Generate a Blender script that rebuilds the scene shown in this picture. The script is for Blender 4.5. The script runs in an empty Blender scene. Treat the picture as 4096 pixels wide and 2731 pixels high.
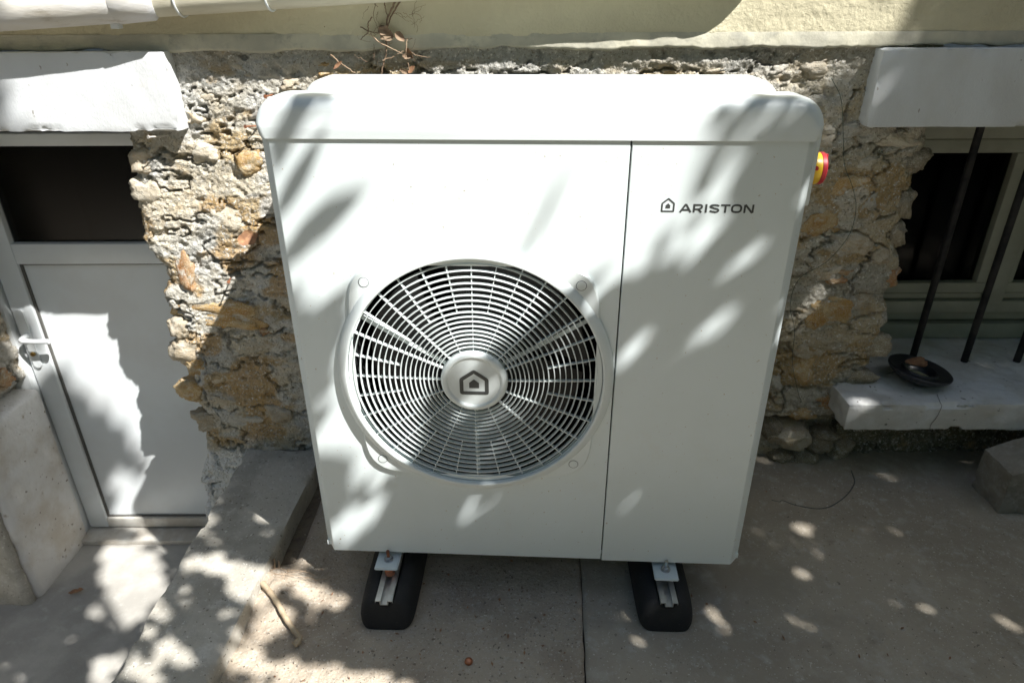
import bpy, bmesh, math, random
import numpy as np
from mathutils import Vector, Matrix, Euler

random.seed(7)
RNG = np.random.default_rng(11)
scene = bpy.context.scene
R = math.radians

# ------------------------------------------------------------------ camera
HC = 1.48
cd = bpy.data.cameras.new('camera')
cd.sensor_width = 36.0
cd.lens = 24.0
cd.clip_start = 0.02
cd.clip_end = 500
cd.dof.use_dof = True
cd.dof.focus_distance = 1.55
cd.dof.aperture_fstop = 4.5
cam = bpy.data.objects.new('camera', cd)
scene.collection.objects.link(cam)
cam.matrix_world = (Matrix.Translation((0, 0, HC)) @ Matrix.Rotation(R(90 - 26.874), 4, 'X')
                    @ Matrix.Rotation(R(-0.248), 4, 'Z'))
scene.camera = cam

# ------------------------------------------------------------------ light
LDIR = Vector((-1.265, 1.0, -1.94))            # the way sunlight travels
SUN = -LDIR.normalized()
world = bpy.data.worlds.new('World')
scene.world = world
world.use_nodes = True
wn = world.node_tree.nodes
sky = wn.new('ShaderNodeTexSky')
sky.sky_type = 'NISHITA'
sky.sun_disc = False
sky.sun_elevation = math.asin(SUN.z)
sky.sun_rotation = math.atan2(SUN.x, SUN.y)
bg = wn['Background']
bg.inputs[1].default_value = 0.066
world.node_tree.links.new(sky.outputs[0], bg.inputs[0])
sd = bpy.data.lights.new('sun', 'SUN')
sd.energy = 5.0
sd.angle = R(0.53)
sd.color = (1.0, 0.985, 0.955)
sun = bpy.data.objects.new('sun', sd)
scene.collection.objects.link(sun)
sun.rotation_euler = LDIR.to_track_quat('-Z', 'Y').to_euler()
sun.location = SUN * 20

scene.view_settings.view_transform = 'Standard'
scene.view_settings.look = 'None'
scene.view_settings.gamma = 1.0
scene.view_settings.exposure = 1.08
try:
    scene.cycles.use_denoising = True
    scene.cycles.max_bounces = 10
    scene.cycles.diffuse_bounces = 5
    scene.cycles.transparent_max_bounces = 12
    scene.cycles.sample_clamp_indirect = 6
except Exception:
    pass

# ------------------------------------------------------------------ helpers
COL = scene.collection


def link(o, parent=None):
    COL.objects.link(o)
    if parent is not None:
        o.parent = parent
    return o


def tag(o, label=None, cat=None, group=None, kind=None):
    if label: o['label'] = label
    if cat: o['category'] = cat
    if group: o['group'] = group
    if kind: o['kind'] = kind
    return o


def empty(name, loc=(0, 0, 0), rz=0, parent=None):
    o = bpy.data.objects.new(name, None)
    o.location = loc
    o.rotation_euler = (0, 0, rz)
    o.empty_display_size = 0.05
    return link(o, parent)


def smooth(me, on=True):
    me.polygons.foreach_set('use_smooth', [on] * len(me.polygons))


def mobj(name, verts, faces, m=None, parent=None, sm=False):
    me = bpy.data.meshes.new(name)
    me.from_pydata([tuple(v) for v in verts], [], [tuple(f) for f in faces])
    if sm: smooth(me)
    me.update()
    if m: me.materials.append(m)
    return link(bpy.data.objects.new(name, me), parent)


def bobj(name, bm, m=None, parent=None, sm=False):
    me = bpy.data.meshes.new(name)
    bm.to_mesh(me)
    bm.free()
    if sm: smooth(me)
    if m: me.materials.append(m)
    return link(bpy.data.objects.new(name, me), parent)


def sharp(o, ang=35):
    """smooth shading with sharp edges kept by angle"""
    me = o.data
    smooth(me)
    try:
        me.set_sharp_from_angle(angle=R(ang))
    except Exception:
        pass
    return o


def add_box(bm, x0, x1, y0, y1, z0, z1):
    v = [bm.verts.new(p) for p in ((x0, y0, z0), (x1, y0, z0), (x1, y1, z0), (x0, y1, z0),
                                   (x0, y0, z1), (x1, y0, z1), (x1, y1, z1), (x0, y1, z1))]
    for f in ((3, 2, 1, 0), (4, 5, 6, 7), (0, 1, 5, 4), (1, 2, 6, 5), (2, 3, 7, 6), (3, 0, 4, 7)):
        bm.faces.new([v[i] for i in f])


def box(name, x0, x1, y0, y1, z0, z1, m, parent=None, bev=0.0, seg=2):
    bm = bmesh.new()
    add_box(bm, x0, x1, y0, y1, z0, z1)
    if bev > 0:
        bmesh.ops.bevel(bm, geom=bm.edges[:], offset=bev, segments=seg, affect='EDGES', profile=0.6)
    o = bobj(name, bm, m, parent)
    if bev > 0: sharp(o, 40)
    return o


def lathe(name, prof, m, parent=None, n=64, axis='Y', center=(0, 0, 0), sm=True, ang=40):
    """prof: list of (radius, height); revolve about axis through center"""
    vs, fs = [], []
    k = len(prof)
    for i in range(n):
        a = 2 * math.pi * i / n
        c, s = math.cos(a), math.sin(a)
        for r, h in prof:
            if axis == 'Y': p = (r * c, h, r * s)
            elif axis == 'Z': p = (r * c, r * s, h)
            else: p = (h, r * c, r * s)
            vs.append((p[0] + center[0], p[1] + center[1], p[2] + center[2]))
    for i in range(n):
        j = (i + 1) % n
        for t in range(k - 1):
            fs.append((i * k + t, i * k + t + 1, j * k + t + 1, j * k + t))
    o = mobj(name, vs, fs, m, parent)
    bm = bmesh.new(); bm.from_mesh(o.data)
    bmesh.ops.remove_doubles(bm, verts=bm.verts, dist=1e-6)
    bmesh.ops.recalc_face_normals(bm, faces=bm.faces)
    bm.to_mesh(o.data); bm.free()
    if sm: sharp(o, ang)
    return o


def tube_geo(pts, rad, n=8, cap=True):
    pts = [Vector(p) for p in pts]
    if not isinstance(rad, (list, tuple)): rad = [rad] * len(pts)
    vs, fs = [], []
    up = Vector((0.13, 0.21, 0.97))
    for i, p in enumerate(pts):
        d = (pts[min(i + 1, len(pts) - 1)] - pts[max(i - 1, 0)])
        if d.length < 1e-9: d = Vector((0, 0, 1))
        d.normalize()
        u = up - d * up.dot(d)
        if u.length < 1e-3: u = Vector((1, 0, 0)) - d * d.x
        u.normalize()
        up = u
        w = d.cross(u)
        for k in range(n):
            a = 2 * math.pi * k / n
            vs.append(p + (u * math.cos(a) + w * math.sin(a)) * rad[i])
    for i in range(len(pts) - 1):
        for k in range(n):
            fs.append((i * n + k, i * n + (k + 1) % n, (i + 1) * n + (k + 1) % n, (i + 1) * n + k))
    if cap:
        fs.append(tuple(range(n - 1, -1, -1)))
        fs.append(tuple(range((len(pts) - 1) * n, len(pts) * n)))
    return vs, fs


def tube(name, pts, rad, m, parent=None, n=8):
    vs, fs = tube_geo(pts, rad, n)
    return sharp(mobj(name, vs, fs, m, parent), 60)


def merge_geo(parts):
    vs, fs = [], []
    for v, f in parts:
        o = len(vs)
        vs += list(v)
        fs += [tuple(i + o for i in q) for q in f]
    return vs, fs


def curve_pts(ctrl, n=8):
    """Catmull-Rom through ctrl"""
    P = [Vector(c) for c in ctrl]
    P = [P[0] * 2 - P[1]] + P + [P[-1] * 2 - P[-2]]
    out = []
    for i in range(1, len(P) - 2):
        for k in range(n):
            t = k / n
            a, b, c, d = P[i - 1], P[i], P[i + 1], P[i + 2]
            out.append(0.5 * ((2 * b) + (c - a) * t + (2 * a - 5 * b + 4 * c - d) * t * t + (3 * b - a - 3 * c + d) * t ** 3))
    out.append(P[-2])
    return out


# value noise on numpy arrays
def _h(ix, iy, iz, seed):
    with np.errstate(over='ignore'):
        h = (ix.astype(np.uint32) * np.uint32(374761393) + iy.astype(np.uint32) * np.uint32(668265263)
             + iz.astype(np.uint32) * np.uint32(1274126177) + np.uint32((seed * 2654435761) & 0xffffffff))
        h = (h ^ (h >> np.uint32(13))) * np.uint32(1274126177)
        h = (h ^ (h >> np.uint32(16))) * np.uint32(2246822519)
        h = h ^ (h >> np.uint32(15))
    return (h & np.uint32(0xffffff)).astype(np.float32) / np.float32(0xffffff)


def vnoise(P, seed=0):
    F = np.floor(P)
    I = F.astype(np.int64) + 100000
    f = (P - F).astype(np.float32)
    f = f * f * f * (f * (f * 6 - 15) + 10)
    out = 0
    for dx in (0, 1):
        wx = f[:, 0] if dx else 1 - f[:, 0]
        for dy in (0, 1):
            wy = f[:, 1] if dy else 1 - f[:, 1]
            for dz in (0, 1):
                wz = f[:, 2] if dz else 1 - f[:, 2]
                out = out + wx * wy * wz * _h(I[:, 0] + dx, I[:, 1] + dy, I[:, 2] + dz, seed)
    return out


def fbm(P, octv=4, seed=0, gain=0.5, lac=2.03):
    out, a, tot = 0, 1.0, 0.0
    Q = np.asarray(P, dtype=np.float64)
    for k in range(octv):
        out = out + a * vnoise(Q + 17.3 * k, seed + k)
        tot += a
        a *= gain
        Q = Q * lac
    return out / tot


def sstep(a, b, x):
    t = np.clip((x - a) / (b - a), 0, 1)
    return t * t * (3 - 2 * t)


def worley2(u, v, seed=0):
    """F1, F2 and a cell value on 2D coordinates"""
    iu, iv = np.floor(u).astype(np.int64), np.floor(v).astype(np.int64)
    f1 = np.full(u.shape, 9.0); f2 = np.full(u.shape, 9.0); cid = np.zeros(u.shape)
    z = np.zeros_like(iu)
    for dx in (-1, 0, 1):
        for dy in (-1, 0, 1):
            cx, cy = iu + dx + 5000, iv + dy + 5000
            px = iu + dx + 0.1 + 0.8 * _h(cx, cy, z, seed)
            py = iv + dy + 0.1 + 0.8 * _h(cx, cy, z, seed + 1)
            d = np.hypot(u - px, v - py)
            val = _h(cx, cy, z, seed + 2)
            near = d < f1
            f2 = np.where(near, f1, np.minimum(f2, d))
            cid = np.where(near, val, cid)
            f1 = np.where(near, d, f1)
    return f1, f2, cid


def grid_faces(nr, nc):
    i = np.arange(nr - 1)[:, None] * nc + np.arange(nc - 1)[None, :]
    return np.stack([i, i + 1, i + nc + 1, i + nc], -1).reshape(-1, 4)


def np_mesh(name, V, F, m, parent=None, cols=None, sm=True):
    me = bpy.data.meshes.new(name)
    F = np.asarray(F, dtype=np.int32)
    me.vertices.add(len(V))
    me.vertices.foreach_set('co', np.asarray(V, dtype=np.float32).ravel())
    k = F.shape[1]
    me.loops.add(F.size)
    me.loops.foreach_set('vertex_index', F.ravel())
    me.polygons.add(len(F))
    me.polygons.foreach_set('loop_start', np.arange(len(F), dtype=np.int32) * k)
    me.polygons.foreach_set('loop_total', np.full(len(F), k, dtype=np.int32))
    if sm: me.polygons.foreach_set('use_smooth', np.ones(len(F), dtype=bool))
    me.update(calc_edges=True)
    me.validate()
    if cols is not None:
        at = me.attributes.new('tint', 'FLOAT_COLOR', 'POINT')
        c = np.ones((len(V), 4), dtype=np.float32)
        c[:, :3] = cols
        at.data.foreach_set('color', c.ravel())
    if m: me.materials.append(m)
    return link(bpy.data.objects.new(name, me), parent)


# ------------------------------------------------------------------ materials
def mat(name, col, rough=0.6, var=None, vs=6.0, vr=(0.38, 0.62), var2=None, vs2=30.0, vr2=(0.45, 0.7),
        bump=0.0, bs=80.0, bd=0.004, bump2=0.0, bs2=12.0, spec=0.5, metal=0.0, coat=0.0, speck=None,
        attr=False, rnd=0.0, stretch=None, rvar=0.0):
    m = bpy.data.materials.new(name)
    m.use_nodes = True
    nt = m.node_tree
    N, L = nt.nodes, nt.links
    b = N['Principled BSDF']
    tc = N.new('ShaderNodeTexCoord')
    src = tc.outputs['Object']
    if rnd > 0 or stretch:
        mp = N.new('ShaderNodeMapping')
        L.new(src, mp.inputs[0])
        if stretch: mp.inputs['Scale'].default_value = stretch
        if rnd > 0:
            oi = N.new('ShaderNodeObjectInfo')
            mu = N.new('ShaderNodeMath'); mu.operation = 'MULTIPLY'; mu.inputs[1].default_value = 37.0
            L.new(oi.outputs['Random'], mu.inputs[0])
            L.new(mu.outputs[0], mp.inputs['Location'])
        src = mp.outputs[0]

    def noise(sc, det=6, rough_=0.6):
        n = N.new('ShaderNodeTexNoise')
        n.inputs['Scale'].default_value = sc
        n.inputs['Detail'].default_value = det
        n.inputs['Roughness'].default_value = rough_
        L.new(src, n.inputs['Vector'])
        return n.outputs[0]

    def ramp(x, a, c):
        r = N.new('ShaderNodeMapRange')
        r.interpolation_type = 'SMOOTHSTEP'
        r.inputs[1].default_value, r.inputs[2].default_value = a, c
        L.new(x, r.inputs[0])
        return r.outputs[0]

    def mix(fac, c1, c2):
        x = N.new('ShaderNodeMix'); x.data_type = 'RGBA'
        L.new(fac, x.inputs['Factor'])
        for i, c in ((6, c1), (7, c2)):
            if hasattr(c, 'is_output'): L.new(c, x.inputs[i])
            else: x.inputs[i].default_value = (*c, 1)
        return x.outputs[2]

    if attr:
        a = N.new('ShaderNodeAttribute'); a.attribute_name = 'tint'
        cur = a.outputs['Color']
    else:
        rgb = N.new('ShaderNodeRGB'); rgb.outputs[0].default_value = (*col, 1)
        cur = rgb.outputs[0]
    if var: cur = mix(ramp(noise(vs), *vr), cur, var)
    if var2: cur = mix(ramp(noise(vs2, 8, 0.7), *vr2), cur, var2)
    if speck:
        for sc, th, c in speck:
            cur = mix(ramp(noise(sc, 2 if sc > 30 else 7, 0.5 if sc > 30 else 0.65), th - (0 if sc > 30 else .05), th + (0.03 if sc > 30 else .12)), cur, c)
    if rnd > 0:
        hs = N.new('ShaderNodeHueSaturation')
        mr = N.new('ShaderNodeMapRange')
        mr.inputs[3].default_value, mr.inputs[4].default_value = 1 - rnd, 1 + rnd
        L.new(oi.outputs['Random'], mr.inputs[0])
        L.new(mr.outputs[0], hs.inputs['Value'])
        L.new(cur, hs.inputs['Color'])
        cur = hs.outputs[0]
    L.new(cur, b.inputs['Base Color'])
    b.inputs['Roughness'].default_value = rough
    if rvar > 0:
        rr = N.new('ShaderNodeMapRange')
        rr.inputs[3].default_value, rr.inputs[4].default_value = rough - rvar, rough + rvar
        L.new(noise(9.0), rr.inputs[0]); L.new(rr.outputs[0], b.inputs['Roughness'])
    b.inputs['Metallic'].default_value = metal
    b.inputs['Specular IOR Level'].default_value = spec
    b.inputs['Coat Weight'].default_value = coat
    nrm = None
    if bump > 0:
        bp = N.new('ShaderNodeBump')
        bp.inputs['Strength'].default_value = bump
        bp.inputs['Distance'].default_value = bd
        L.new(noise(bs, 8, 0.65), bp.inputs['Height'])
        nrm = bp.outputs[0]
    if bump2 > 0:
        bp = N.new('ShaderNodeBump')
        bp.inputs['Strength'].default_value = bump2
        bp.inputs['Distance'].default_value = bd * 4
        L.new(noise(bs2, 4, 0.5), bp.inputs['Height'])
        if nrm: L.new(nrm, bp.inputs['Normal'])
        nrm = bp.outputs[0]
    if nrm: L.new(nrm, b.inputs['Normal'])
    return m


M = {}
M['coat'] = mat('white_powder_coat', (0.72, 0.785, 0.79), 0.36, var=(0.69, 0.75, 0.745), vs=2.2, var2=(0.69, 0.70, 0.655), vs2=7, vr2=(0.56, 0.85), bump=0.04, bs=400, bd=0.0006,
                speck=[(130, 0.705, (0.50, 0.45, 0.35)), (70, 0.745, (0.42, 0.37, 0.27))], rvar=0.07)
M['plastic'] = mat('white_plastic', (0.73, 0.785, 0.785), 0.33, var=(0.695, 0.745, 0.735), vs=4, bump=0.05, bs=420, bd=0.0006,
                   speck=[(80, 0.82, (0.35, 0.3, 0.22))])
M['print'] = mat('dark_grey_print', (0.055, 0.06, 0.058), 0.5)
M['seam'] = mat('dark_gap', (0.02, 0.021, 0.022), 0.8)
M['cavity'] = mat('dark_cavity', (0.006, 0.0065, 0.007), 0.8)
M['blade'] = mat('black_fan_plastic', (0.006, 0.0065, 0.0075), 0.45)
M['yellow'] = mat('yellow_plastic', (0.82, 0.52, 0.03), 0.35, bump=0.1, bs=300, bd=0.0005)
M['red'] = mat('red_plastic', (0.46, 0.03, 0.04), 0.4, bump=0.1, bs=300, bd=0.0005)
M['rubber'] = mat('black_recycled_rubber', (0.020, 0.020, 0.021), 0.75, var=(0.032, 0.031, 0.030), vs=5, var2=(0.09, 0.088, 0.082), vs2=120,
                  vr2=(0.60, 0.75), bump=0.6, bs=260, bd=0.002, spec=0.35)
M['alu'] = mat('aluminium', (0.62, 0.63, 0.63), 0.38, metal=0.85, var=(0.48, 0.48, 0.47), vs=20, bump=0.1, bs=200, bd=0.0006)
M['zinc'] = mat('zinc_bolt', (0.55, 0.56, 0.57), 0.3, metal=0.95, var=(0.4, 0.4, 0.4), vs=60)
M['rust'] = mat('rusty_iron', (0.28, 0.10, 0.04), 0.8, var=(0.16, 0.07, 0.04), vs=60, bump=0.5, bs=200, bd=0.001)
M['copper'] = mat('copper', (0.62, 0.26, 0.15), 0.35, metal=0.9, var=(0.42, 0.17, 0.10), vs=40)
M['mortar'] = mat('rubble_mortar', (0.4, 0.38, 0.33), 0.92, attr=True, var=(0.42, 0.39, 0.33), vs=38, vr=(0.56, 0.75), var2=(0.66, 0.63, 0.57), vs2=85, vr2=(0.50, 0.70),
                  bump=1.0, bs=120, bd=0.009, bump2=0.5, bs2=48, spec=0.15,
                  speck=[(150, 0.62, (0.30, 0.27, 0.21)), (120, 0.65, (0.76, 0.74, 0.69)), (16, 0.62, (0.45, 0.34, 0.20))])
def smat(name, a, b, c, vr2=(0.5, 0.72), rnd=.15):
    # stones are unit lumps scaled to size, so the texture scales are per stone
    return mat(name, a, 0.92, var=b, vs=1.3, var2=c, vs2=3.2, vr2=vr2, bump=0.6, bs=10.0, bd=0.006, bump2=0.3, bs2=3.5, spec=0.15, rnd=rnd,
               speck=[(31.0, 0.60, (0.70, 0.67, 0.60)), (33.0, 0.62, (0.30, 0.25, 0.18)), (2.0, 0.58, (0.56, 0.53, 0.46))])


STONE = {
    'o': smat('ochre_stone', (0.44, 0.265, 0.085), (0.50, 0.375, 0.20), (0.37, 0.175, 0.05)),
    'r': smat('rust_stone', (0.38, 0.18, 0.06), (0.42, 0.29, 0.16), (0.27, 0.115, 0.04)),
    't': smat('tan_stone', (0.45, 0.37, 0.255), (0.51, 0.45, 0.35), (0.42, 0.29, 0.16)),
    'c': smat('cream_stone', (0.55, 0.50, 0.40), (0.50, 0.43, 0.32), (0.50, 0.36, 0.21), (0.56, 0.75), .12),
    'g': smat('grey_stone', (0.46, 0.435, 0.375), (0.52, 0.49, 0.43), (0.40, 0.33, 0.23)),
    'd': smat('dark_stone', (0.25, 0.21, 0.145), (0.31, 0.27, 0.195), (0.17, 0.135, 0.085)),  # darkest stone tone, for stones below the sill and at the window jamb
}
M['white_plaster'] = mat('whitewashed_plaster', (0.68, 0.70, 0.71), 0.85, var=(0.61, 0.62, 0.615), vs=5, var2=(0.60, 0.585, 0.55), vs2=26, vr2=(0.58, 0.85),
                         bump=0.5, bs=160, bd=0.002, spec=0.25, stretch=(1, 1, 0.6), speck=[(70, 0.72, (0.36, 0.34, 0.31))])
M['old_white'] = mat('old_dirty_whitewash', (0.74, 0.725, 0.70), 0.9, var=(0.60, 0.55, 0.48), vs=4.5, vr=(0.45, 0.7), var2=(0.40, 0.33, 0.25), vs2=16, vr2=(0.60, 0.74),
                     bump=0.5, bs=90, bd=0.004, bump2=0.4, bs2=25, spec=0.2, speck=[(55, 0.70, (0.20, 0.16, 0.12))])
M['sill'] = mat('painted_sill', (0.66, 0.665, 0.66), 0.8, var=(0.55, 0.54, 0.51), vs=7, var2=(0.36, 0.35, 0.31), vs2=38, vr2=(0.60, 0.75),
                bump=0.5, bs=100, bd=0.004, bump2=0.3, bs2=30, spec=0.25, speck=[(40, 0.70, (0.22, 0.21, 0.19))])
M['stucco'] = mat('cream_stucco', (0.63, 0.58, 0.41), 0.9, var=(0.55, 0.50, 0.35), vs=3, var2=(0.47, 0.41, 0.28), vs2=26, vr2=(0.60, 0.85),
                  bump=0.8, bs=75, bd=0.006, spec=0.2, speck=[(60, 0.76, (0.2, 0.13, 0.07))])
M['stucco_lip'] = mat('smooth_stucco_band', (0.58, 0.55, 0.43), 0.9, var=(0.44, 0.42, 0.34), vs=7, var2=(0.33, 0.32, 0.27), vs2=18, vr2=(0.50, 0.72),
                      bump=0.4, bs=90, bd=0.004, spec=0.2)
M['pipe'] = mat('painted_pipe', (0.66, 0.67, 0.70), 0.6, var=(0.56, 0.53, 0.47), vs=5, vr=(0.45, 0.65), var2=(0.36, 0.32, 0.25), vs2=18, vr2=(0.58, 0.76),
                bump=0.6, bs=60, bd=0.003, stretch=(0.3, 1, 1), spec=0.4)
M['pipe_cream'] = mat('cream_painted_pipe', (0.60, 0.57, 0.46), 0.6, var=(0.50, 0.46, 0.35), vs=6, var2=(0.36, 0.32, 0.23), vs2=18, vr2=(0.55, 0.76),
                      bump=0.35, bs=60, bd=0.003, stretch=(0.3, 1, 1), spec=0.4)
M['pvc'] = mat('white_pvc', (0.73, 0.765, 0.775), 0.32, var=(0.68, 0.70, 0.70), vs=3, var2=(0.55, 0.52, 0.46), vs2=34, vr2=(0.66, 0.86), spec=0.5)
M['pvc_dirty'] = mat('dirty_pvc', (0.62, 0.60, 0.55), 0.45, var=(0.46, 0.42, 0.36), vs=9, var2=(0.25, 0.22, 0.18), vs2=40, vr2=(0.6, 0.8))
M['gasket'] = mat('grey_gasket', (0.10, 0.095, 0.085), 0.6)
M['window_paint'] = mat('cream_window_paint', (0.40, 0.41, 0.33), 0.5, var=(0.33, 0.33, 0.26), vs=6, var2=(0.2, 0.19, 0.15), vs2=30, vr2=(0.62, 0.82), bump=0.2, bs=90, bd=0.002)
M['bar'] = mat('black_iron_bar', (0.012, 0.013, 0.015), 0.7, spec=.3, var=(0.035, 0.033, 0.032), vs=20, bump=0.4, bs=130, bd=0.001)
M['concrete'] = mat('rough_concrete', (0.49, 0.415, 0.325), 0.92, var=(0.37, 0.305, 0.235), vs=5, vr=(.4,.66), var2=(0.54, 0.485, 0.41), vs2=40, vr2=(0.50, 0.72),
                    bump=1.0, bs=110, bd=0.006, bump2=0.4, bs2=30, spec=0.25, speck=[(150, 0.645, (0.62, 0.56, 0.47)), (110, 0.665, (0.17, 0.14, 0.11)), (55, 0.70, (0.24, 0.19, 0.14)), (3.5, 0.60, (0.36, 0.31, 0.25))])
M['concrete_smooth'] = mat('trowelled_concrete', (0.42, 0.365, 0.29), 0.88, var=(0.33, 0.285, 0.225), vs=2.6, var2=(0.49, 0.455, 0.405), vs2=22, vr2=(0.5, 0.75),
                           bump=0.7, bs=130, bd=0.004, bump2=0.15, bs2=30, spec=0.28, speck=[(160, 0.665, (0.60, 0.55, 0.47)), (100, 0.69, (0.20, 0.17, 0.135)), (40, 0.72, (0.27, 0.23, 0.18)), (2.2, 0.54, (0.33, 0.29, 0.23)), (5.0, 0.60, (0.47, 0.43, 0.37)), (8.0, 0.64, (0.27, 0.235, 0.185))])
M['concrete_grey'] = mat('grey_concrete', (0.50, 0.47, 0.41), 0.92, var=(0.39, 0.365, 0.315), vs=6, vr=(.42,.6), var2=(0.60, 0.58, 0.53), vs2=22, vr2=(0.52, 0.72),
                         bump=0.7, bs=120, bd=0.003, bump2=0.35, bs2=30, spec=0.25, speck=[(110, 0.66, (0.64, 0.62, 0.56)), (90, 0.67, (0.22, 0.20, 0.165)), (14, 0.62, (0.36, 0.335, 0.285))])
M['floor'] = mat('worn_floor_concrete', (0.46, 0.44, 0.40), 0.88, var=(0.33, 0.315, 0.285), vs=3, var2=(0.47, 0.455, 0.42), vs2=20, vr2=(0.5, 0.8),
                 bump=0.4, bs=130, bd=0.003, spec=0.25)
M['block'] = mat('dark_concrete_block', (0.30, 0.275, 0.235), 0.95, var=(0.22, 0.20, 0.165), vs=8, var2=(0.38, 0.355, 0.31), vs2=40, bump=0.9, bs=110, bd=0.004, bump2=0.5, bs2=35, spec=0.2)
M['soil'] = mat('dry_soil', (0.16, 0.13, 0.10), 0.95, var=(0.22, 0.18, 0.13), vs=3, var2=(0.10, 0.08, 0.06), vs2=40, bump=0.8, bs=60, bd=0.01)
M['wood'] = mat('dry_bare_wood', (0.46, 0.36, 0.24), 0.8, var=(0.33, 0.24, 0.15), vs=30, stretch=(1, 1, 0.2), var2=(0.55, 0.47, 0.35), vs2=60, bump=0.5, bs=120, bd=0.002)
M['vine'] = mat('dry_vine', (0.15, 0.095, 0.06), 0.9, var=(0.24, 0.17, 0.11), vs=40, bump=0.6, bs=150, bd=0.002)
M['vine_pale'] = mat('dry_pale_vine', (0.38, 0.28, 0.19), 0.9, var=(0.28, 0.19, 0.12), vs=40, bump=0.6, bs=150, bd=0.002)
M['dead_leaf'] = mat('dead_leaf', (0.30, 0.155, 0.08), 0.8, var=(0.20, 0.10, 0.055), vs=40, var2=(0.42, 0.24, 0.12), vs2=90, bump=0.4, bs=160, bd=0.001, rnd=0.2)
M['bark'] = mat('bark', (0.12, 0.09, 0.065), 0.9, var=(0.07, 0.055, 0.04), vs=12, bump=0.9, bs=30, bd=0.01)
M['wire'] = mat('green_wire', (0.045, 0.075, 0.055), 0.5)
M['cable'] = mat('grey_cable', (0.09, 0.09, 0.085), 0.6)
M['black_plastic'] = mat('black_glossy_plastic', (0.012, 0.013, 0.017), 0.42, var=(0.02, 0.02, 0.022), vs=20)
M['brass'] = mat('brass', (0.45, 0.30, 0.10), 0.35, metal=0.9)
M['pebble'] = mat('grit', (0.38, 0.34, 0.28), 0.9, var=(0.25, 0.20, 0.15), vs=25, var2=(0.55, 0.52, 0.46), vs2=50)
M['dark_room'] = mat('dark_room', (0.03, 0.03, 0.03), 0.95)


def glass_mat(name, tint, rough=0.03):
    m = bpy.data.materials.new(name)
    m.use_nodes = True
    N, L = m.node_tree.nodes, m.node_tree.links
    out = N['Material Output']
    N.remove(N['Principled BSDF'])
    tr = N.new('ShaderNodeBsdfTransparent'); tr.inputs[0].default_value = (*tint, 1)
    gl = N.new('ShaderNodeBsdfGlossy'); gl.inputs['Roughness'].default_value = rough
    fr = N.new('ShaderNodeFresnel'); fr.inputs[0].default_value = 1.22
    mx = N.new('ShaderNodeMixShader')
    L.new(fr.outputs[0], mx.inputs[0]); L.new(tr.outputs[0], mx.inputs[1]); L.new(gl.outputs[0], mx.inputs[2])
    L.new(mx.outputs[0], out.inputs[0])
    return m


M['door_glass'] = glass_mat('frosted_door_glass', (0.25, 0.25, 0.25), 0.22)
M['door_glass'].node_tree.nodes['Fresnel'].inputs[0].default_value = 1.45
M['glass'] = glass_mat('dusty_glass', (0.35, 0.36, 0.36), 0.08)
M['water'] = glass_mat('water', (0.8, 0.8, 0.8), 0.01)


def leaf_mat():
    m = bpy.data.materials.new('green_leaf')
    m.use_nodes = True
    N, L = m.node_tree.nodes, m.node_tree.links
    out = N['Material Output']
    b = N['Principled BSDF']
    b.inputs['Base Color'].default_value = (0.05, 0.095, 0.032, 1)
    b.inputs['Roughness'].default_value = 0.45
    t = N.new('ShaderNodeBsdfTranslucent'); t.inputs[0].default_value = (0.10, 0.215, 0.075, 1)
    mx = N.new('ShaderNodeMixShader'); mx.inputs[0].default_value = 0.5
    L.new(b.outputs[0], mx.inputs[1]); L.new(t.outputs[0], mx.inputs[2]); L.new(mx.outputs[0], out.inputs[0])
    return m


M['leaf'] = leaf_mat()


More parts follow.
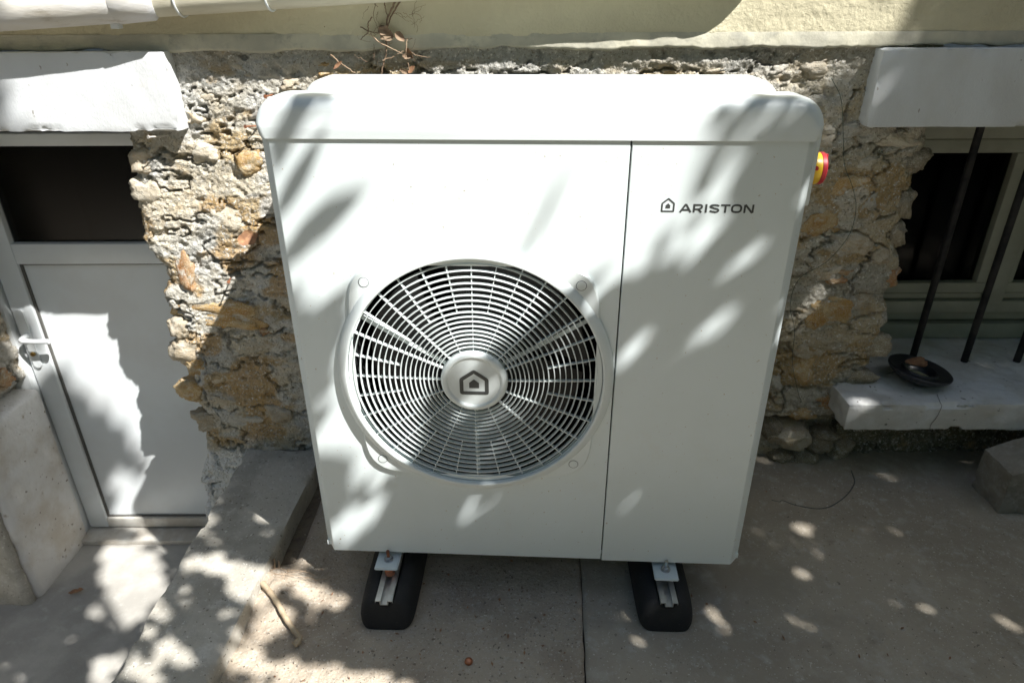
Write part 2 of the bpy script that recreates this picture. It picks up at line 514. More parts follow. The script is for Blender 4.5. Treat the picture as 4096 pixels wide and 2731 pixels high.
def rough_box(name, x0, x1, y0, y1, z0, z1, m, parent=None, step=0.02, amp=0.004, rnd=0.008, seed=0, skew=None, sc=14, chip=0.0):
    """box of six noisy grids welded together, with worn edges"""
    bm = bmesh.new()
    dims = (x1 - x0, y1 - y0, z1 - z0)
    nx, ny, nz = [max(2, int(round(d / step)) + 1) for d in dims]
    xs, ys, zs = np.linspace(x0, x1, nx), np.linspace(y0, y1, ny), np.linspace(z0, z1, nz)
    Vs, Fs, off = [], [], 0

    def face(A, B, mk, flip):
        nonlocal off
        g = np.array([[mk(a, b) for b in B] for a in A]).reshape(-1, 3)
        f = grid_faces(len(A), len(B)) + off
        if flip: f = f[:, ::-1]
        Vs.append(g); Fs.append(f); off += len(g)
    face(xs, zs, lambda a, b: (a, y0, b), True)
    face(xs, zs, lambda a, b: (a, y1, b), False)
    face(ys, zs, lambda a, b: (x0, a, b), False)
    face(ys, zs, lambda a, b: (x1, a, b), True)
    face(xs, ys, lambda a, b: (a, b, z0), False)
    face(xs, ys, lambda a, b: (a, b, z1), True)
    V = np.concatenate(Vs); F = np.concatenate(Fs)
    bm.free()
    c = np.array([(x0 + x1) / 2, (y0 + y1) / 2, (z0 + z1) / 2]); h = np.array(dims) / 2
    # rounded edges: pull towards an inset box
    ins = np.maximum(h - rnd, 1e-4)
    q = np.clip(V - c, -ins, ins)
    d = (V - c) - q
    ln = np.linalg.norm(d, axis=1, keepdims=True)
    n = d / np.maximum(ln, 1e-9)
    V2 = c + q + n * rnd
    disp = (fbm(V2 * sc, 5, seed) - 0.5) * 2 * amp + (fbm(V2 * sc * 0.25, 2, seed + 9) - 0.5) * 2 * amp
    V2 = V2 + n * disp[:, None]
    if chip > 0:                        # broken edges
        near = (np.abs(np.abs(V - c) - h) < .012).sum(1) >= 2
        V2 = V2 - n * (near * chip * sstep(.52, .66, fbm(V2 * 20, 3, seed + 31)))[:, None]
    if skew: V2 = skew(V2)
    o = np_mesh(name, V2, F, m, parent)
    bm = bmesh.new(); bm.from_mesh(o.data)
    bmesh.ops.remove_doubles(bm, verts=bm.verts, dist=1e-5)
    bmesh.ops.recalc_face_normals(bm, faces=bm.faces)
    bm.to_mesh(o.data); bm.free()
    sharp(o, 48)
    return o


PIX_F = 1568.0


def ray(u, v):
    p, r = R(26.874), R(-0.248)
    x, y = u - 1176, v - 784
    X = x * math.cos(r) + y * math.sin(r); Y = -x * math.sin(r) + y * math.cos(r)
    return Vector((X, PIX_F * math.cos(p) - Y * math.sin(p), -PIX_F * math.sin(p) - Y * math.cos(p))) / PIX_F


def at_y(u, v, y):
    d = ray(u, v); return d * (y / d.y) + Vector((0, 0, HC))


def at_z(u, v, z):
    d = ray(u, v); return d * ((z - HC) / d.z) + Vector((0, 0, HC))



# ================================================================== SETTING: ground
FLOOR = -0.60
ground = mobj('ground',
              [(-60, -60, -.02), (-2.7, -60, -.02), (-2.7, 2.6, -.02), (-60, 2.6, -.02),
               (-.8, -60, -.02), (60, -60, -.02), (60, 2.6, -.02), (-.8, 2.6, -.02),
               (-2.7, -1.6, -.02), (-.8, -1.6, -.02)],
              [(0, 1, 8, 2, 3), (4, 5, 6, 7, 9), (1, 4, 9, 8)], M['soil'])
tag(ground, 'bare soil of the garden around the concrete yard', None, kind='structure')


def slab(name, x0f, x1f, y0, y1, m, step, amp, seed, z=0.0, parent=None, dirt=None):
    ys = np.arange(y0, y1 + step / 2, step)
    n = int((x1f(y0) - x0f(y0)) / step) + 1
    rows = []
    for y in ys:
        xs = np.linspace(x0f(y), x1f(y), n)
        rows.append(np.stack([xs, np.full(n, y), np.full(n, z)], 1))
    V = np.concatenate(rows)
    V[:, 2] += (fbm(V * 5, 3, seed) - .5) * amp * 2 + (fbm(V * 40, 3, seed + 3) - .5) * amp * .9
    if dirt is not None: V[:, 2] += dirt(V)
    F = grid_faces(len(ys), n)
    # skirt
    V = V.reshape(len(ys), n, 3)
    V = np.concatenate([V[:1], V, V[-1:]], 0)
    V = np.concatenate([V[:, :1], V, V[:, -1:]], 1)
    V[0, :, 2] -= .010; V[-1, :, 2] -= .010; V[:, 0, 2] -= .010; V[:, -1, 2] -= .010
    return np_mesh(name, V.reshape(-1, 3), grid_faces(V.shape[0], V.shape[1]), m, parent)


JOINT = lambda y: 0.176 + 0.02 * (y - 1.1) / 0.36 + .006 * float(fbm(np.array([[y * 14.0, 0, 0]]), 4, 15, gain=.7)[0] - .5)


def mound(V):
    d = np.hypot((V[:, 0] + .665) / .07, (V[:, 1] - 1.40) / .10)
    e = np.hypot((V[:, 0] + .66) / .05, (V[:, 1] - 1.22) / .35)
    w = fbm(V * 26, 4, 77)
    return .028 * np.exp(-d * d) * (0.5 + w) + .005 * np.exp(-e * e) * w - .038 * sstep(1.44, 1.52, V[:, 1]) * sstep(-.615, -.66, V[:, 0])


slab('slab', lambda y: -0.78, lambda y: JOINT(y) - .001 - .010 * max(0.0, float(fbm(np.array([[y * 22.0, 3, 0]]), 3, 16)[0] - .5)), -1.6, 2.0, M['concrete'], .012, .004, 21, 0.0, ground, mound)
slab('slab', lambda y: JOINT(y) + .0008, lambda y: 4.2, -1.6, 2.05, M['concrete_smooth'], .016, .002, 31, 0.003, ground)
floor = slab('floor', lambda y: -2.7, lambda y: -.86, -1.6, 2.7, M['floor'], .02, .002, 41, FLOOR)
tag(floor, 'pale worn concrete floor of the sunken door well', None, kind='structure')
# sides of the sunken well that the ground sheet leaves open
for nm, a in (('well_side', (-2.75, -2.7, -1.6, 2.6)), ('well_side', (-2.7, -.8, -1.65, -1.6))):
    w_ = box('retaining_wall', a[0], a[1], a[2], a[3], FLOOR, -.02, M['concrete_grey'])
    tag(w_, 'concrete retaining wall on the %s of the sunken door well' % ('far left side' if a[0] < -2.72 else 'near end'), 'wall', kind='structure')

# ================================================================== low concrete wall between yard and door well
curb = rough_box('low_wall', -.940, -.672, -1.55, 1.985, FLOOR - .02, .055, M['concrete_grey'], None, step=.014, amp=.004, rnd=.003, seed=5, sc=18, chip=.006,
                 skew=lambda V: np.stack([V[:, 0] - .055 * np.clip((1.85 - V[:, 1]), 0, 3) * sstep(-.9, -.7, V[:, 0]) * (V[:, 1] > -2), V[:, 1], V[:, 2]], 1))
tag(curb, 'low grey concrete wall running between the yard and the sunken door', 'wall')

# ================================================================== house
house = empty('house', (0, 0, 0))
tag(house, 'rubble stone house wall with white lintels, white door and barred window', 'house')
WALLY = 1.985


def rubble_surface(name, path, z0, z1, step, seed, colfn=None, keep=None, amp=1.0):
    """path: plan polyline (corners rounded); displaced along its outward normal"""
    P = [Vector((p[0], p[1])) for p in path]
    pts = []
    rr = .05
    for i, p in enumerate(P):
        if 0 < i < len(P) - 1:
            a = (P[i - 1] - p).normalized(); b = (P[i + 1] - p).normalized()
            for k in range(7):
                t = k / 6
                pts.append((p + a * rr) * (1 - t) ** 2 + p * 2 * t * (1 - t) + (p + b * rr) * t ** 2)
        else: pts.append(p)
    seg = np.array([(q.x, q.y) for q in pts])
    L_ = np.concatenate([[0], np.cumsum(np.linalg.norm(np.diff(seg, axis=0), axis=1))])
    s = np.arange(0, L_[-1], step)
    X = np.interp(s, L_, seg[:, 0]); Y = np.interp(s, L_, seg[:, 1])
    T = np.stack([np.gradient(X), np.gradient(Y)], 1)
    T /= np.linalg.norm(T, axis=1, keepdims=True)
    # smooth the normals round the corners
    k = max(1, int(.03 / step))
    ker = np.ones(2 * k + 1) / (2 * k + 1)
    T = np.stack([np.convolve(np.pad(T[:, i], k, mode='edge'), ker, 'valid') for i in (0, 1)], 1)
    T /= np.linalg.norm(T, axis=1, keepdims=True)
    Nn = np.stack([T[:, 1], -T[:, 0]], 1)
    zs = np.arange(z0, z1 + step / 2, step)
    nr, nc = len(zs), len(s)
    S, Z = np.meshgrid(s, zs)
    B = np.stack([np.tile(X, (nr, 1)), np.tile(Y, (nr, 1)), Z], -1).reshape(-1, 3)
    NN = np.tile(Nn, (nr, 1, 1)).reshape(-1, 2)
    S, Z = S.ravel(), Z.ravel()
    Q = np.stack([B[:, 0], B[:, 1], B[:, 2] * 1.5], 1)
    warp = (fbm(Q * 9, 3, seed) - .5) * .7
    f1, f2, cid = worley2(S / .11 + warp, Z / .062 + (fbm(Q * 8, 3, seed + 4) - .5) * .8, seed)
    lump = sstep(0.02, .42, f2 - f1)
    big = fbm(Q * 3.2, 3, seed + 20) - .5
    rid = 1 - np.abs(2 * fbm(Q * np.array([7, 7, 10.0]), 4, seed + 30) - 1)
    cre = sstep(.955, .995, rid)
    pit = sstep(.63, .74, fbm(Q * 19, 3, seed + 40))
    cr = fbm(Q * 42, 4, seed + 50, gain=.7) - .5
    fine = fbm(Q * 110, 3, seed + 60, gain=.8) - .5
    strata = fbm(np.stack([B[:, 0] * 5, B[:, 1] * 5, B[:, 2] * 34], 1), 3, seed + 70) - .5
    proud = (cid - .5)
    d = amp * (.036 * big - .024 * cre - .010 * pit + .011 * cr + .014 * fine + .012 * strata)
    V = B.copy()
    V[:, 0] += NN[:, 0] * d; V[:, 1] += NN[:, 1] * d
    V[:, 2] += (fbm(Q * 30, 2, seed + 80) - .5) * .006
    # colours of mortar, lime smears, ochre earth and stones
    mort = np.array([.57, .54, .465]); warm = np.array([.58, .51, .385]); och = np.array([.46, .33, .16]); grey = np.array([.47, .46, .42]); lime = np.array([.62, .61, .57])
    C = np.tile(mort, (len(V), 1))
    def mixc(c, w):
        return C * (1 - w[:, None]) + c * w[:, None]
    C = mixc(grey, sstep(.46, .6, fbm(Q * 5, 3, seed + 90)))
    C = mixc(warm, sstep(.45, .62, fbm(Q * 6 + 50, 3, seed + 95)))
    C = mixc(och, .8 * sstep(.57, .68, fbm(Q * np.array([5, 5, 8.0]) + 20, 4, seed + 100)))
    C = mixc(lime, .8 * sstep(.56, .66, fbm(Q * 10 + 70, 4, seed + 110)))
    C = C * (.94 + .12 * cid[:, None])
    if colfn is not None: C, V = colfn(C, V, B, NN, Q)
    F = grid_faces(nr, nc)
    if keep is not None:
        kf = keep(B)[F].all(axis=1)
        F = F[kf]
        used = np.unique(F)
        remap = np.full(len(V), -1, dtype=np.int64); remap[used] = np.arange(len(used))
        V, C, F = V[used], C[used], remap[F]
    return V, F, C


def centre_cols(C, V, B, NN, Q):
    # whitewashed roughcast foot of the wall beside the door
    edge = .02 + .05 * (fbm(Q * 9, 3, 300) - .5)
    w = sstep(.03, -.01, B[:, 2] - edge) * sstep(-.86, -.9, B[:, 0] + .06 * (fbm(Q * 8, 2, 301) - .5))
    C = C * (1 - w[:, None]) + np.array([.80, .81, .80]) * w[:, None]
    # smoother mortar skirt right under the stucco
    flat = sstep(1.29, 1.335, B[:, 2]) * (np.abs(NN[:, 1]) > .8)
    V[:, 1] = V[:, 1] * (1 - .55 * flat) + (1.970 - .03 * (fbm(Q * 40, 4, 310, gain=.65) - .5)) * .55 * flat
    m = flat[:, None] * .7
    C = C * (1 - m) + np.array([.40, .395, .36]) * m
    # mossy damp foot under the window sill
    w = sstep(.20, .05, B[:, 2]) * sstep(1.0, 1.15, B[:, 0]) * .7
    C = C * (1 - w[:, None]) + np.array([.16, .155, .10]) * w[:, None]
    # browner, earthier bedding towards the window
    w = (.55 * sstep(.55, .8, B[:, 0]))[:, None]
    C = C * (1 - w) + C * np.array([.84, .77, .64]) * w
    w = (.8 * sstep(-.5, -.75, B[:, 0]) * sstep(.52, .60, fbm(Q * 7 + 31, 3, 333)) * sstep(1.2, .9, B[:, 2]) * sstep(.06, .12, B[:, 2]))[:, None]
    C = C * (1 - w) + np.array([.48, .31, .13]) * w
    # ragged jambs
    jl = sstep(-1.0, -1.06, B[:, 0]); jr = sstep(1.06, 1.14, B[:, 0])
    lowf = (fbm(np.stack([B[:, 2] * 11, B[:, 2] * 0, B[:, 1] * 4], 1), 3, 320) - .5)
    V[:, 0] += (jl + jr) * lowf * .085
    # the wall narrows towards its foot on the door side
    V[:, 0] += jl * np.interp(B[:, 2], [-.6, -.26, -.1, .0, .3, .6, .9, 1.15], [-.05, -.045, -.03, .0, .03, .0, .0, .02])
    # masonry under the sill steps back from the face and has deep joints
    w = sstep(.19, .15, B[:, 2]) * sstep(.62, .8, B[:, 0])
    V[:, 1] += w * (.03 + .05 * sstep(.14, .10, np.abs(B[:, 2] - .155) * 2.2))
    return C, V


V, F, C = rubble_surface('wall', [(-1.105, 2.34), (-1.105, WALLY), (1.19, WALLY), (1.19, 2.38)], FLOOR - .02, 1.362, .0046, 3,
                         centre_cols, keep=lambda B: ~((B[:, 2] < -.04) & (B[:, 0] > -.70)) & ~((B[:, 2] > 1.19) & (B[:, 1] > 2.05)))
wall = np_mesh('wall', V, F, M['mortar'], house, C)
# wall under the window, hidden behind the sill
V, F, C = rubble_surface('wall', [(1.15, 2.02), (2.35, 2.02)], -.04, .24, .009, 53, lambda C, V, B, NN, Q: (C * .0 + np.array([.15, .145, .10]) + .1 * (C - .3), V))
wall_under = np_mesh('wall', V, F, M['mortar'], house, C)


def pier_cols(C, V, B, NN, Q):
    w = sstep(.20, .16, B[:, 2])
    V[:, 0] -= w * .05 * (NN[:, 0] > .3)
    C = C * .8 + np.array([.12, .105, .085]) * .6
    return C, V


V, F, C = rubble_surface('wall', [(-3.2, 1.95), (-1.86, 1.95), (-1.86, 2.30)], FLOOR - .02, 1.362, .009, 83, pier_cols)
wall_left = np_mesh('wall', V, F, M['mortar'], house, C)
V, F, C = rubble_surface('wall', [(2.3, 2.38), (2.3, WALLY), (4.2, WALLY)], -.04, 1.362, .012, 87)
wall_right = np_mesh('wall', V, F, M['mortar'], house, C)

# whitewashed foot of the left jamb
plinth = rough_box('plinth', -2.3, -1.815, 1.915, 2.262, FLOOR - .02, .145, M['old_white'], house, step=.014, amp=.007, rnd=.02, seed=61, sc=12,
                   skew=lambda V: np.stack([V[:, 0] - .02 * np.clip(.1 - V[:, 2], 0, 1), V[:, 1], V[:, 2] - .10 * np.clip(V[:, 0] + 1.815, -.5, 0) * 0], 1))
plinth_front = rough_box('plinth', -2.32, -1.845, 1.885, 1.925, FLOOR - .02, -.08, M['concrete_grey'], house, step=.014, amp=.01, rnd=.02, seed=62, sc=16)

# lintels, stucco, sill
rough_box('lintel', -2.25, -.905, 1.93, 2.3, 1.150, 1.352, M['white_plaster'], house, step=.009, amp=.0016, rnd=.004, seed=71, sc=14, chip=.006)
rough_box('lintel', .972, 2.45, 1.93, 2.36, 1.152, 1.353, M['white_plaster'], house, step=.009, amp=.0016, rnd=.004, seed=72, sc=14, chip=.006)
rough_box('sill', 1.078, 2.42, 1.852, 2.40, .208, .308, M['sill'], house, step=.009, amp=.006, rnd=.005, seed=73, sc=24, chip=.016)

nx, nz = 560, 44
xs = np.linspace(-3.2, 4.2, nx); zs = np.linspace(1.384, 1.75, nz)
Xg, Zg = np.meshgrid(xs, zs)
V = np.stack([Xg.ravel(), np.full(nx * nz, 1.962), Zg.ravel()], 1)
V[:, 1] += (fbm(V * 70, 3, 91) - .5) * .006 * sstep(.2, .75, np.abs(V[:, 0] - .05)) + (fbm(V * 3, 2, 92) - .5) * .006
np_mesh('stucco', V, grid_faces(nz, nx), M['stucco'], house)
box('upper_wall', -3.2, 4.2, 1.969, 2.6, 1.74, 5.2, M['stucco'], house)
# smoother band along the foot of the stucco, with an uneven lower edge
zs = np.linspace(0, 1, 9)
Xg, Tg = np.meshgrid(xs, zs)
low = 1.350 + .016 * (fbm(np.stack([xs * 9, xs * 0, xs * 0], 1), 4, 94, gain=.65) - .5) * 2
Z_ = low[None, :] * (1 - Tg) + 1.392 * Tg
Yb = 1.9615 - .0035 * (1 - Tg) ** .5
Yb[0] = 1.985
V = np.stack([Xg.ravel(), Yb.ravel(), Z_.ravel()], 1)
V[:, 1] += (fbm(V * 30, 3, 95) - .5) * .006
np_mesh('stucco_band', V, grid_faces(9, nx), M['stucco_lip'], house)

for pts in ([(2152, 905), (2160, 925), (2163, 932), (2158, 945), (2150, 960), (2138, 975), (2135, 990)], [(2035, 858), (2060, 853), (2075, 851)], [(2212, 836), (2245, 837), (2280, 832), (2330, 830)]):
    q = []
    for (u, v_) in pts:
        p = at_z(u, v_, .309)
        if p.y < 1.853: p = at_y(u, v_, 1.851)
        q.append(p)
    tube('crack', curve_pts(q, 5), .0011, M['gasket'], house, 4)

# ---- stones bedded in the wall: one object each
stone_meshes = []
for k in range(26):
    bm = bmesh.new()
    bmesh.ops.create_icosphere(bm, subdivisions=4, radius=1.0)
    v = np.array([tuple(q.co) for q in bm.verts])
    e = .62
    v = np.sign(v) * np.abs(v) ** e                       # boxier than a ball
    v /= np.abs(v).max()
    n = v / np.linalg.norm(v, axis=1, keepdims=True)
    v *= (1 + (fbm(v * 1.2 + k * 7, 2, 400 + k)[:, None] - .5) * .8 + (fbm(v * 3.5 + k * 3, 4, 430 + k, gain=.6)[:, None] - .5) * .42)
    lay = fbm(np.stack([v[:, 0] * .8, v[:, 1] * .8, v[:, 2] * 6], 1) + k, 3, 460 + k) - .5
    v += n * lay[:, None] * .16
    v += n * (fbm(v * 8 + k, 3, 480 + k, gain=.7)[:, None] - .5) * .22
    for q, c in zip(bm.verts, v): q.co = c
    me = bpy.data.meshes.new('stone')
    bm.to_mesh(me); bm.free()
    smooth(me)
    me.materials.append(STONE['t'])
    stone_meshes.append(me)


def stone(x, z, w, h, c, parent, y=WALLY, depth=.034, out=.006):
    o = bpy.data.objects.new('stone', random.choice(stone_meshes))
    link(o, parent)
    o.location = (x, y + depth * .95 - out - random.uniform(-.004, .004), z)
    o.scale = (w / 2, depth, h / 2)
    o.rotation_euler = (random.uniform(-.2, .2), random.uniform(-.22, .22) + random.choice((0, math.pi)), random.uniform(-.15, .15))
    o.material_slots[0].link = 'OBJECT'
    o.material_slots[0].material = STONE[c]
    return o


seen = [  # picture position (2352 wide), size, kind of stone
    (575, 372, 62, 48, 'o'), (548, 162, 60, 30, 'c'), (530, 498, 95, 62, 'c'), (500, 725, 205, 62, 'o'), (428, 812, 80, 62, 't'),
    (420, 625, 52, 86, 'r'), (352, 520, 62, 74, 't'), (322, 372, 56, 44, 't'), (335, 445, 72, 66, 'c'), (470, 358, 62, 40, 'c'),
    (446, 275, 44, 30, 't'), (585, 312, 46, 28, 'c'), (612, 432, 56, 30, 't'), (432, 905, 64, 44, 'o'), (505, 928, 74, 40, 't'),
    (565, 812, 76, 32, 'g'), (520, 868, 84, 40, 't'), (603, 762, 40, 26, 'r'), (640, 842, 64, 42, 'g'), (480, 972, 80, 46, 't'),
    (566, 962, 84, 38, 'g'), (640, 950, 54, 42, 't'), (455, 852, 52, 44, 'o'), (410, 762, 50, 46, 't'), (385, 575, 46, 40, 'c'),
    (660, 188, 52, 28, 't'), (742, 156, 46, 24, 'o'), (1640, 160, 74, 20, 't'), (1880, 150, 96, 44, 'c'), (1790, 150, 60, 26, 'g'),
    (1880, 240, 60, 34, 'g'), (1945, 436, 96, 56, 'o'), (1890, 510, 90, 62, 'o'), (1968, 566, 84, 50, 't'), (2046, 642, 54, 46, 'r'),
    (1930, 722, 140, 86, 'o'), (1865, 800, 70, 46, 't'), (2000, 800, 96, 46, 'd'), (1846, 852, 60, 62, 'o'), (1975, 880, 76, 50, 'd'),
    (1905, 925, 64, 34, 'r'), (2062, 322, 104, 38, 'c'), (2112, 372, 62, 44, 'd'), (2086, 470, 48, 62, 'd'), (2070, 545, 44, 50, 'd'),
    (2000, 470, 60, 50, 'g'), (1900, 620, 80, 40, 't'), (1990, 700, 60, 40, 't'), (1780, 880, 50, 40, 'g'), (1900, 330, 50, 36, 'c'),
    (1960, 300, 54, 30, 'g'), (1990, 380, 60, 36, 'c'), (2030, 590, 50, 36, 't'), (1850, 950, 60, 34, 'o'), (1930, 640, 60, 28, 'r'),
]
placed = []
for (u, v, w, h, c) in seen:
    p = at_y(u, v, 1.98)
    Z = p.y * math.cos(R(26.874)) - (p.z - HC) * math.sin(R(26.874))
    ww, hh = w / PIX_F * Z * 1.0, h / PIX_F * Z * 1.12
    stone(p.x, p.z, ww, hh, c, wall, out=.005 if c in 'or' else .003)
    placed.append((p.x, p.z, ww, hh))
for (u, v, w, h, c, y) in [(1810, 1000, 92, 46, 't', 1.985), (1772, 985, 40, 40, 'd', 1.99), (1885, 1005, 70, 40, 'd', 2.0), (1845, 1052, 70, 36, 'd', 1.985),
                           (1925, 1020, 70, 44, 'd', 2.01), (1790, 1045, 50, 30, 'd', 1.995)]:
    p = at_y(u, v, y)
    stone(p.x, p.z, w / PIX_F * 2.3, h / PIX_F * 2.6, c, wall, y, .05, .03)
    placed.append((p.x, p.z, .1, .06))
n_extra = 0
for k in range(4000):
    x, z = random.uniform(-1.06, 1.15), random.uniform(-.02, 1.29)
    if z < .05 and x < -.8: continue
    if x > 1.0 and z < .34: continue
    w, h = random.uniform(.05, .13), random.uniform(.03, .06)
    if any(abs(x - a) < (w + ww) * .46 and abs(z - b) < (h + hh) * .46 for a, b, ww, hh in placed): continue
    placed.append((x, z, w, h))
    stone(x, z, w, h, random.choice('ttcggoccg'), wall, out=.0)
    n_extra += 1
    if n_extra > 16: break
for k in range(22):   # left jamb
    stone(random.uniform(-2.3, -1.9), random.uniform(.2, 1.1), random.uniform(.06, .13), random.uniform(.04, .07), random.choice('tgco'), wall_left, 1.95)
for (y, z, c) in [(2.2, .33, 'g'), (2.08, .30, 't'), (2.16, .24, 'r'), (2.05, .42, 'c'), (2.2, .45, 't'), (2.1, .56, 'g'), (2.2, .62, 'o'), (2.05, .7, 't')]:
    o = stone(0, z, .1, .07, c, wall_left)
    o.location = (-1.872, y, z); o.rotation_euler[2] += math.pi / 2

# ---- white door
door = empty('door', parent=house)
DY = 2.29
box('frame', -1.96, -1.842, DY - .03, DY + .05, FLOOR, 1.149, M['pvc'], door, .005)
box('frame', -.99, -.90, DY - .03, DY + .05, FLOOR, 1.149, M['pvc'], door, .005)
box('frame', -1.842, -.99, DY - .03, DY + .05, 1.10, 1.149, M['pvc'], door, .005)
box('stile', -1.832, -1.752, DY - .008, DY + .05, FLOOR + .03, 1.085, M['pvc'], door, .006)
box('stile', -1.085, -1.0, DY - .008, DY + .05, FLOOR + .03, 1.085, M['pvc'], door, .006)
box('rail', -1.752, -1.085, DY - .008, DY + .05, 1.045, 1.085, M['pvc'], door, .006)
box('rail', -1.752, -1.085, DY - .008, DY + .05, .636, .712, M['pvc'], door, .006)
box('rail', -1.752, -1.085, DY - .008, DY + .05, FLOOR + .03, -.522, M['pvc_dirty'], door, .006)
box('panel', -1.755, -1.08, DY + .012, DY + .04, -.53, .64, M['pvc'], door)
for (a, b, c, d) in ((-1.752, -1.744, -.522, .636), (-1.093, -1.085, -.522, .636)):
    box('gasket', a, b, DY + .004, DY + .013, c, d, M['gasket'], door)
box('gasket', -1.744, -1.093, DY + .004, DY + .013, -.522, -.516, M['gasket'], door)
box('gasket', -1.744, -1.093, DY + .004, DY + .013, .630, .636, M['gasket'], door)
box('pane', -1.756, -1.08, DY + .016, DY + .022, .70, 1.06, M['door_glass'], door)
box('gasket', -1.842, -1.832, DY + .01, DY + .04, FLOOR + .03, 1.1, M['gasket'], door)
box('threshold', -1.842, -.99, DY - .085, DY + .05, FLOOR, FLOOR + .022, M['pvc_dirty'], door, .004)
hd = empty('handle', parent=door)
pl = []
for k in range(24):
    a = 2 * math.pi * k / 24
    pl.append((-1.800 + .015 * math.cos(a), .345 + (.105 if math.sin(a) > 0 else -.105) + .015 * math.sin(a)))
bm = bmesh.new()
f = bm.faces.new([bm.verts.new((x, DY - .009, z)) for x, z in pl])
ex = bmesh.ops.extrude_face_region(bm, geom=[f])
bmesh.ops.translate(bm, verts=[q for q in ex['geom'] if isinstance(q, bmesh.types.BMVert)], vec=(0, -.008, 0))
bmesh.ops.recalc_face_normals(bm, faces=bm.faces)
bobj('plate', bm, M['pvc'], hd)
tube('lever', [(-1.80, DY - .015, .36), (-1.80, DY - .045, .36), (-1.796, DY - .056, .36), (-1.785, DY - .061, .36), (-1.74, DY - .061, .358), (-1.695, DY - .058, .357)],
     [.011, .010, .010, .0095, .009, .0095], M['pvc'], hd, 12)
lathe('lock', [(0, -.006), (.008, -.006), (.0085, 0), (.0085, .01)], M['brass'], hd, 20, 'Y', (-1.80, DY - .018, .285))
# the dark cellar behind door and window
room = empty('room', parent=house)
for a in ((-2.05, -.6, 3.2, 3.24, -.7, 1.4), (-2.09, -2.05, 2.36, 3.24, -.7, 1.4), (-.6, -.56, 2.36, 3.24, -.7, 1.4), (-2.05, -.6, 2.36, 3.2, 1.36, 1.4), (-2.05, -.6, 2.36, 3.2, -.7, -.66),
          (1.1, 2.5, 3.2, 3.24, .1, 1.4), (1.06, 1.1, 2.44, 3.24, .1, 1.4), (2.5, 2.54, 2.44, 3.24, .1, 1.4), (1.1, 2.5, 2.44, 3.2, 1.36, 1.4), (1.1, 2.5, 2.44, 3.2, .1, .14)):
    box('room_wall', *a, M['dark_room'], room)

# ---- window behind the bars
win = empty('window', parent=house)
WY = 2.335
W_ = M['window_paint']
box('frame', 1.20, 2.32, WY - .02, WY + .07, .312, .372, W_, win, .004)
box('frame', 1.20, 2.32, WY + .004, WY + .07, .380, .412, W_, win, .003)
box('frame', 1.20, 2.32, WY - .02, WY + .07, 1.05, 1.149, W_, win, .004)
box('frame', 1.20, 1.25, WY - .02, WY + .07, .412, 1.05, W_, win, .004)
box('frame', 2.27, 2.32, WY - .02, WY + .07, .412, 1.05, W_, win, .004)
box('mullion', 1.748, 1.806, WY - .03, WY + .05, .455, 1.05, W_, win, .006)
box('rail', 1.25, 2.27, WY - .012, WY + .05, .416, .462, W_, win, .005)
for (x0, x1) in ((1.25, 1.748), (1.806, 2.27)):
    cs = empty('casement', parent=win)
    box('rail', x0, x1, WY + .006, WY + .05, .466, .488, W_, cs, .003)
    box('rail', x0, x1, WY - .004, WY + .05, .492, .532, W_, cs, .006)
    box('rail', x0, x1, WY - .004, WY + .05, 1.00, 1.046, W_, cs, .006)
    box('stile', x0, x0 + .034, WY - .004, WY + .05, .532, 1.0, W_, cs, .006)
    box('stile', x1 - .042, x1, WY - .004, WY + .05, .532, 1.0, W_, cs, .006)
    box('pane', x0 + .03, x1 - .036, WY + .022, WY + .027, .52, 1.01, M['glass'], cs)
for x in (1.424, 1.612, 1.800, 1.988, 2.176):
    tube('window_bar', [(x, 2.137, .296), (x, 2.137, .31), (x, 2.137, 1.165)], [.006, .0120, .0120], M['bar'], house, 10)

# ================================================================== drain pipe under the stucco
pipe = empty('drain_pipe', (0, 0, 0))
tag(pipe, 'white and cream painted drain pipe running along the wall above the door', 'pipe')
PY = 1.914
zc = lambda x: 1.457 + .037 + .054 * (x + .454)
tube('straight_pipe', [(x, PY, zc(x)) for x in np.linspace(-1.0, .55, 14)], .037, M['pipe_cream'], pipe, 28)
tube('socket', [(-3.2, PY - .017, zc(-3.2)), (-1.2, PY - .017, zc(-1.2)), (-1.0, PY - .012, zc(-1.0)), (-.985, PY - .010, zc(-.985))], [.046, .046, .045, .044], M['pipe'], pipe, 28)
tube('collar', [(-.99, PY - .010, zc(-.99)), (-.985, PY - .010, zc(-.985)), (-.90, PY - .005, zc(-.90)), (-.892, PY - .003, zc(-.892))], [.042, .0475, .0445, .038], M['pipe'], pipe, 28)
el = [(.54, PY, zc(.54))] + [(.55 + .10 * math.sin(t), PY, zc(.55) + .10 - .10 * math.cos(t)) for t in np.linspace(0.05, math.pi / 2, 8)] + [(.652, PY, 2.2), (.652, PY, 4.8)]
tube('elbow', el, .0385, M['pipe_cream'], pipe, 28)
for x, dz in ((-.825, 0), (-.60, .0)):
    ring = [(x + .004 * math.cos(a), PY + .0395 * math.cos(a), zc(x) + .0395 * math.sin(a)) for a in np.linspace(math.pi * .4, math.pi * 1.72, 24)]
    tube('tie_wrap', ring, .0028, M['pvc'], pipe, 6)
box('clip', -1.010, -.988, PY - .018, PY + .004, zc(-1) - .057, zc(-1) - .040, M['pvc'], pipe, .003)

# ================================================================== heat pump
A = R(-3.0)
unit = empty('heat_pump', (-.4843, 1.3974, 0), A)
tag(unit, 'white boxy heat pump with a round fan grille, standing before the stone wall', 'heat pump')
Zb, Zt, Wd, DEP = .1414, 1.2278, 1.06, .40
SEAM = .7199
BX, BY = .024, .028


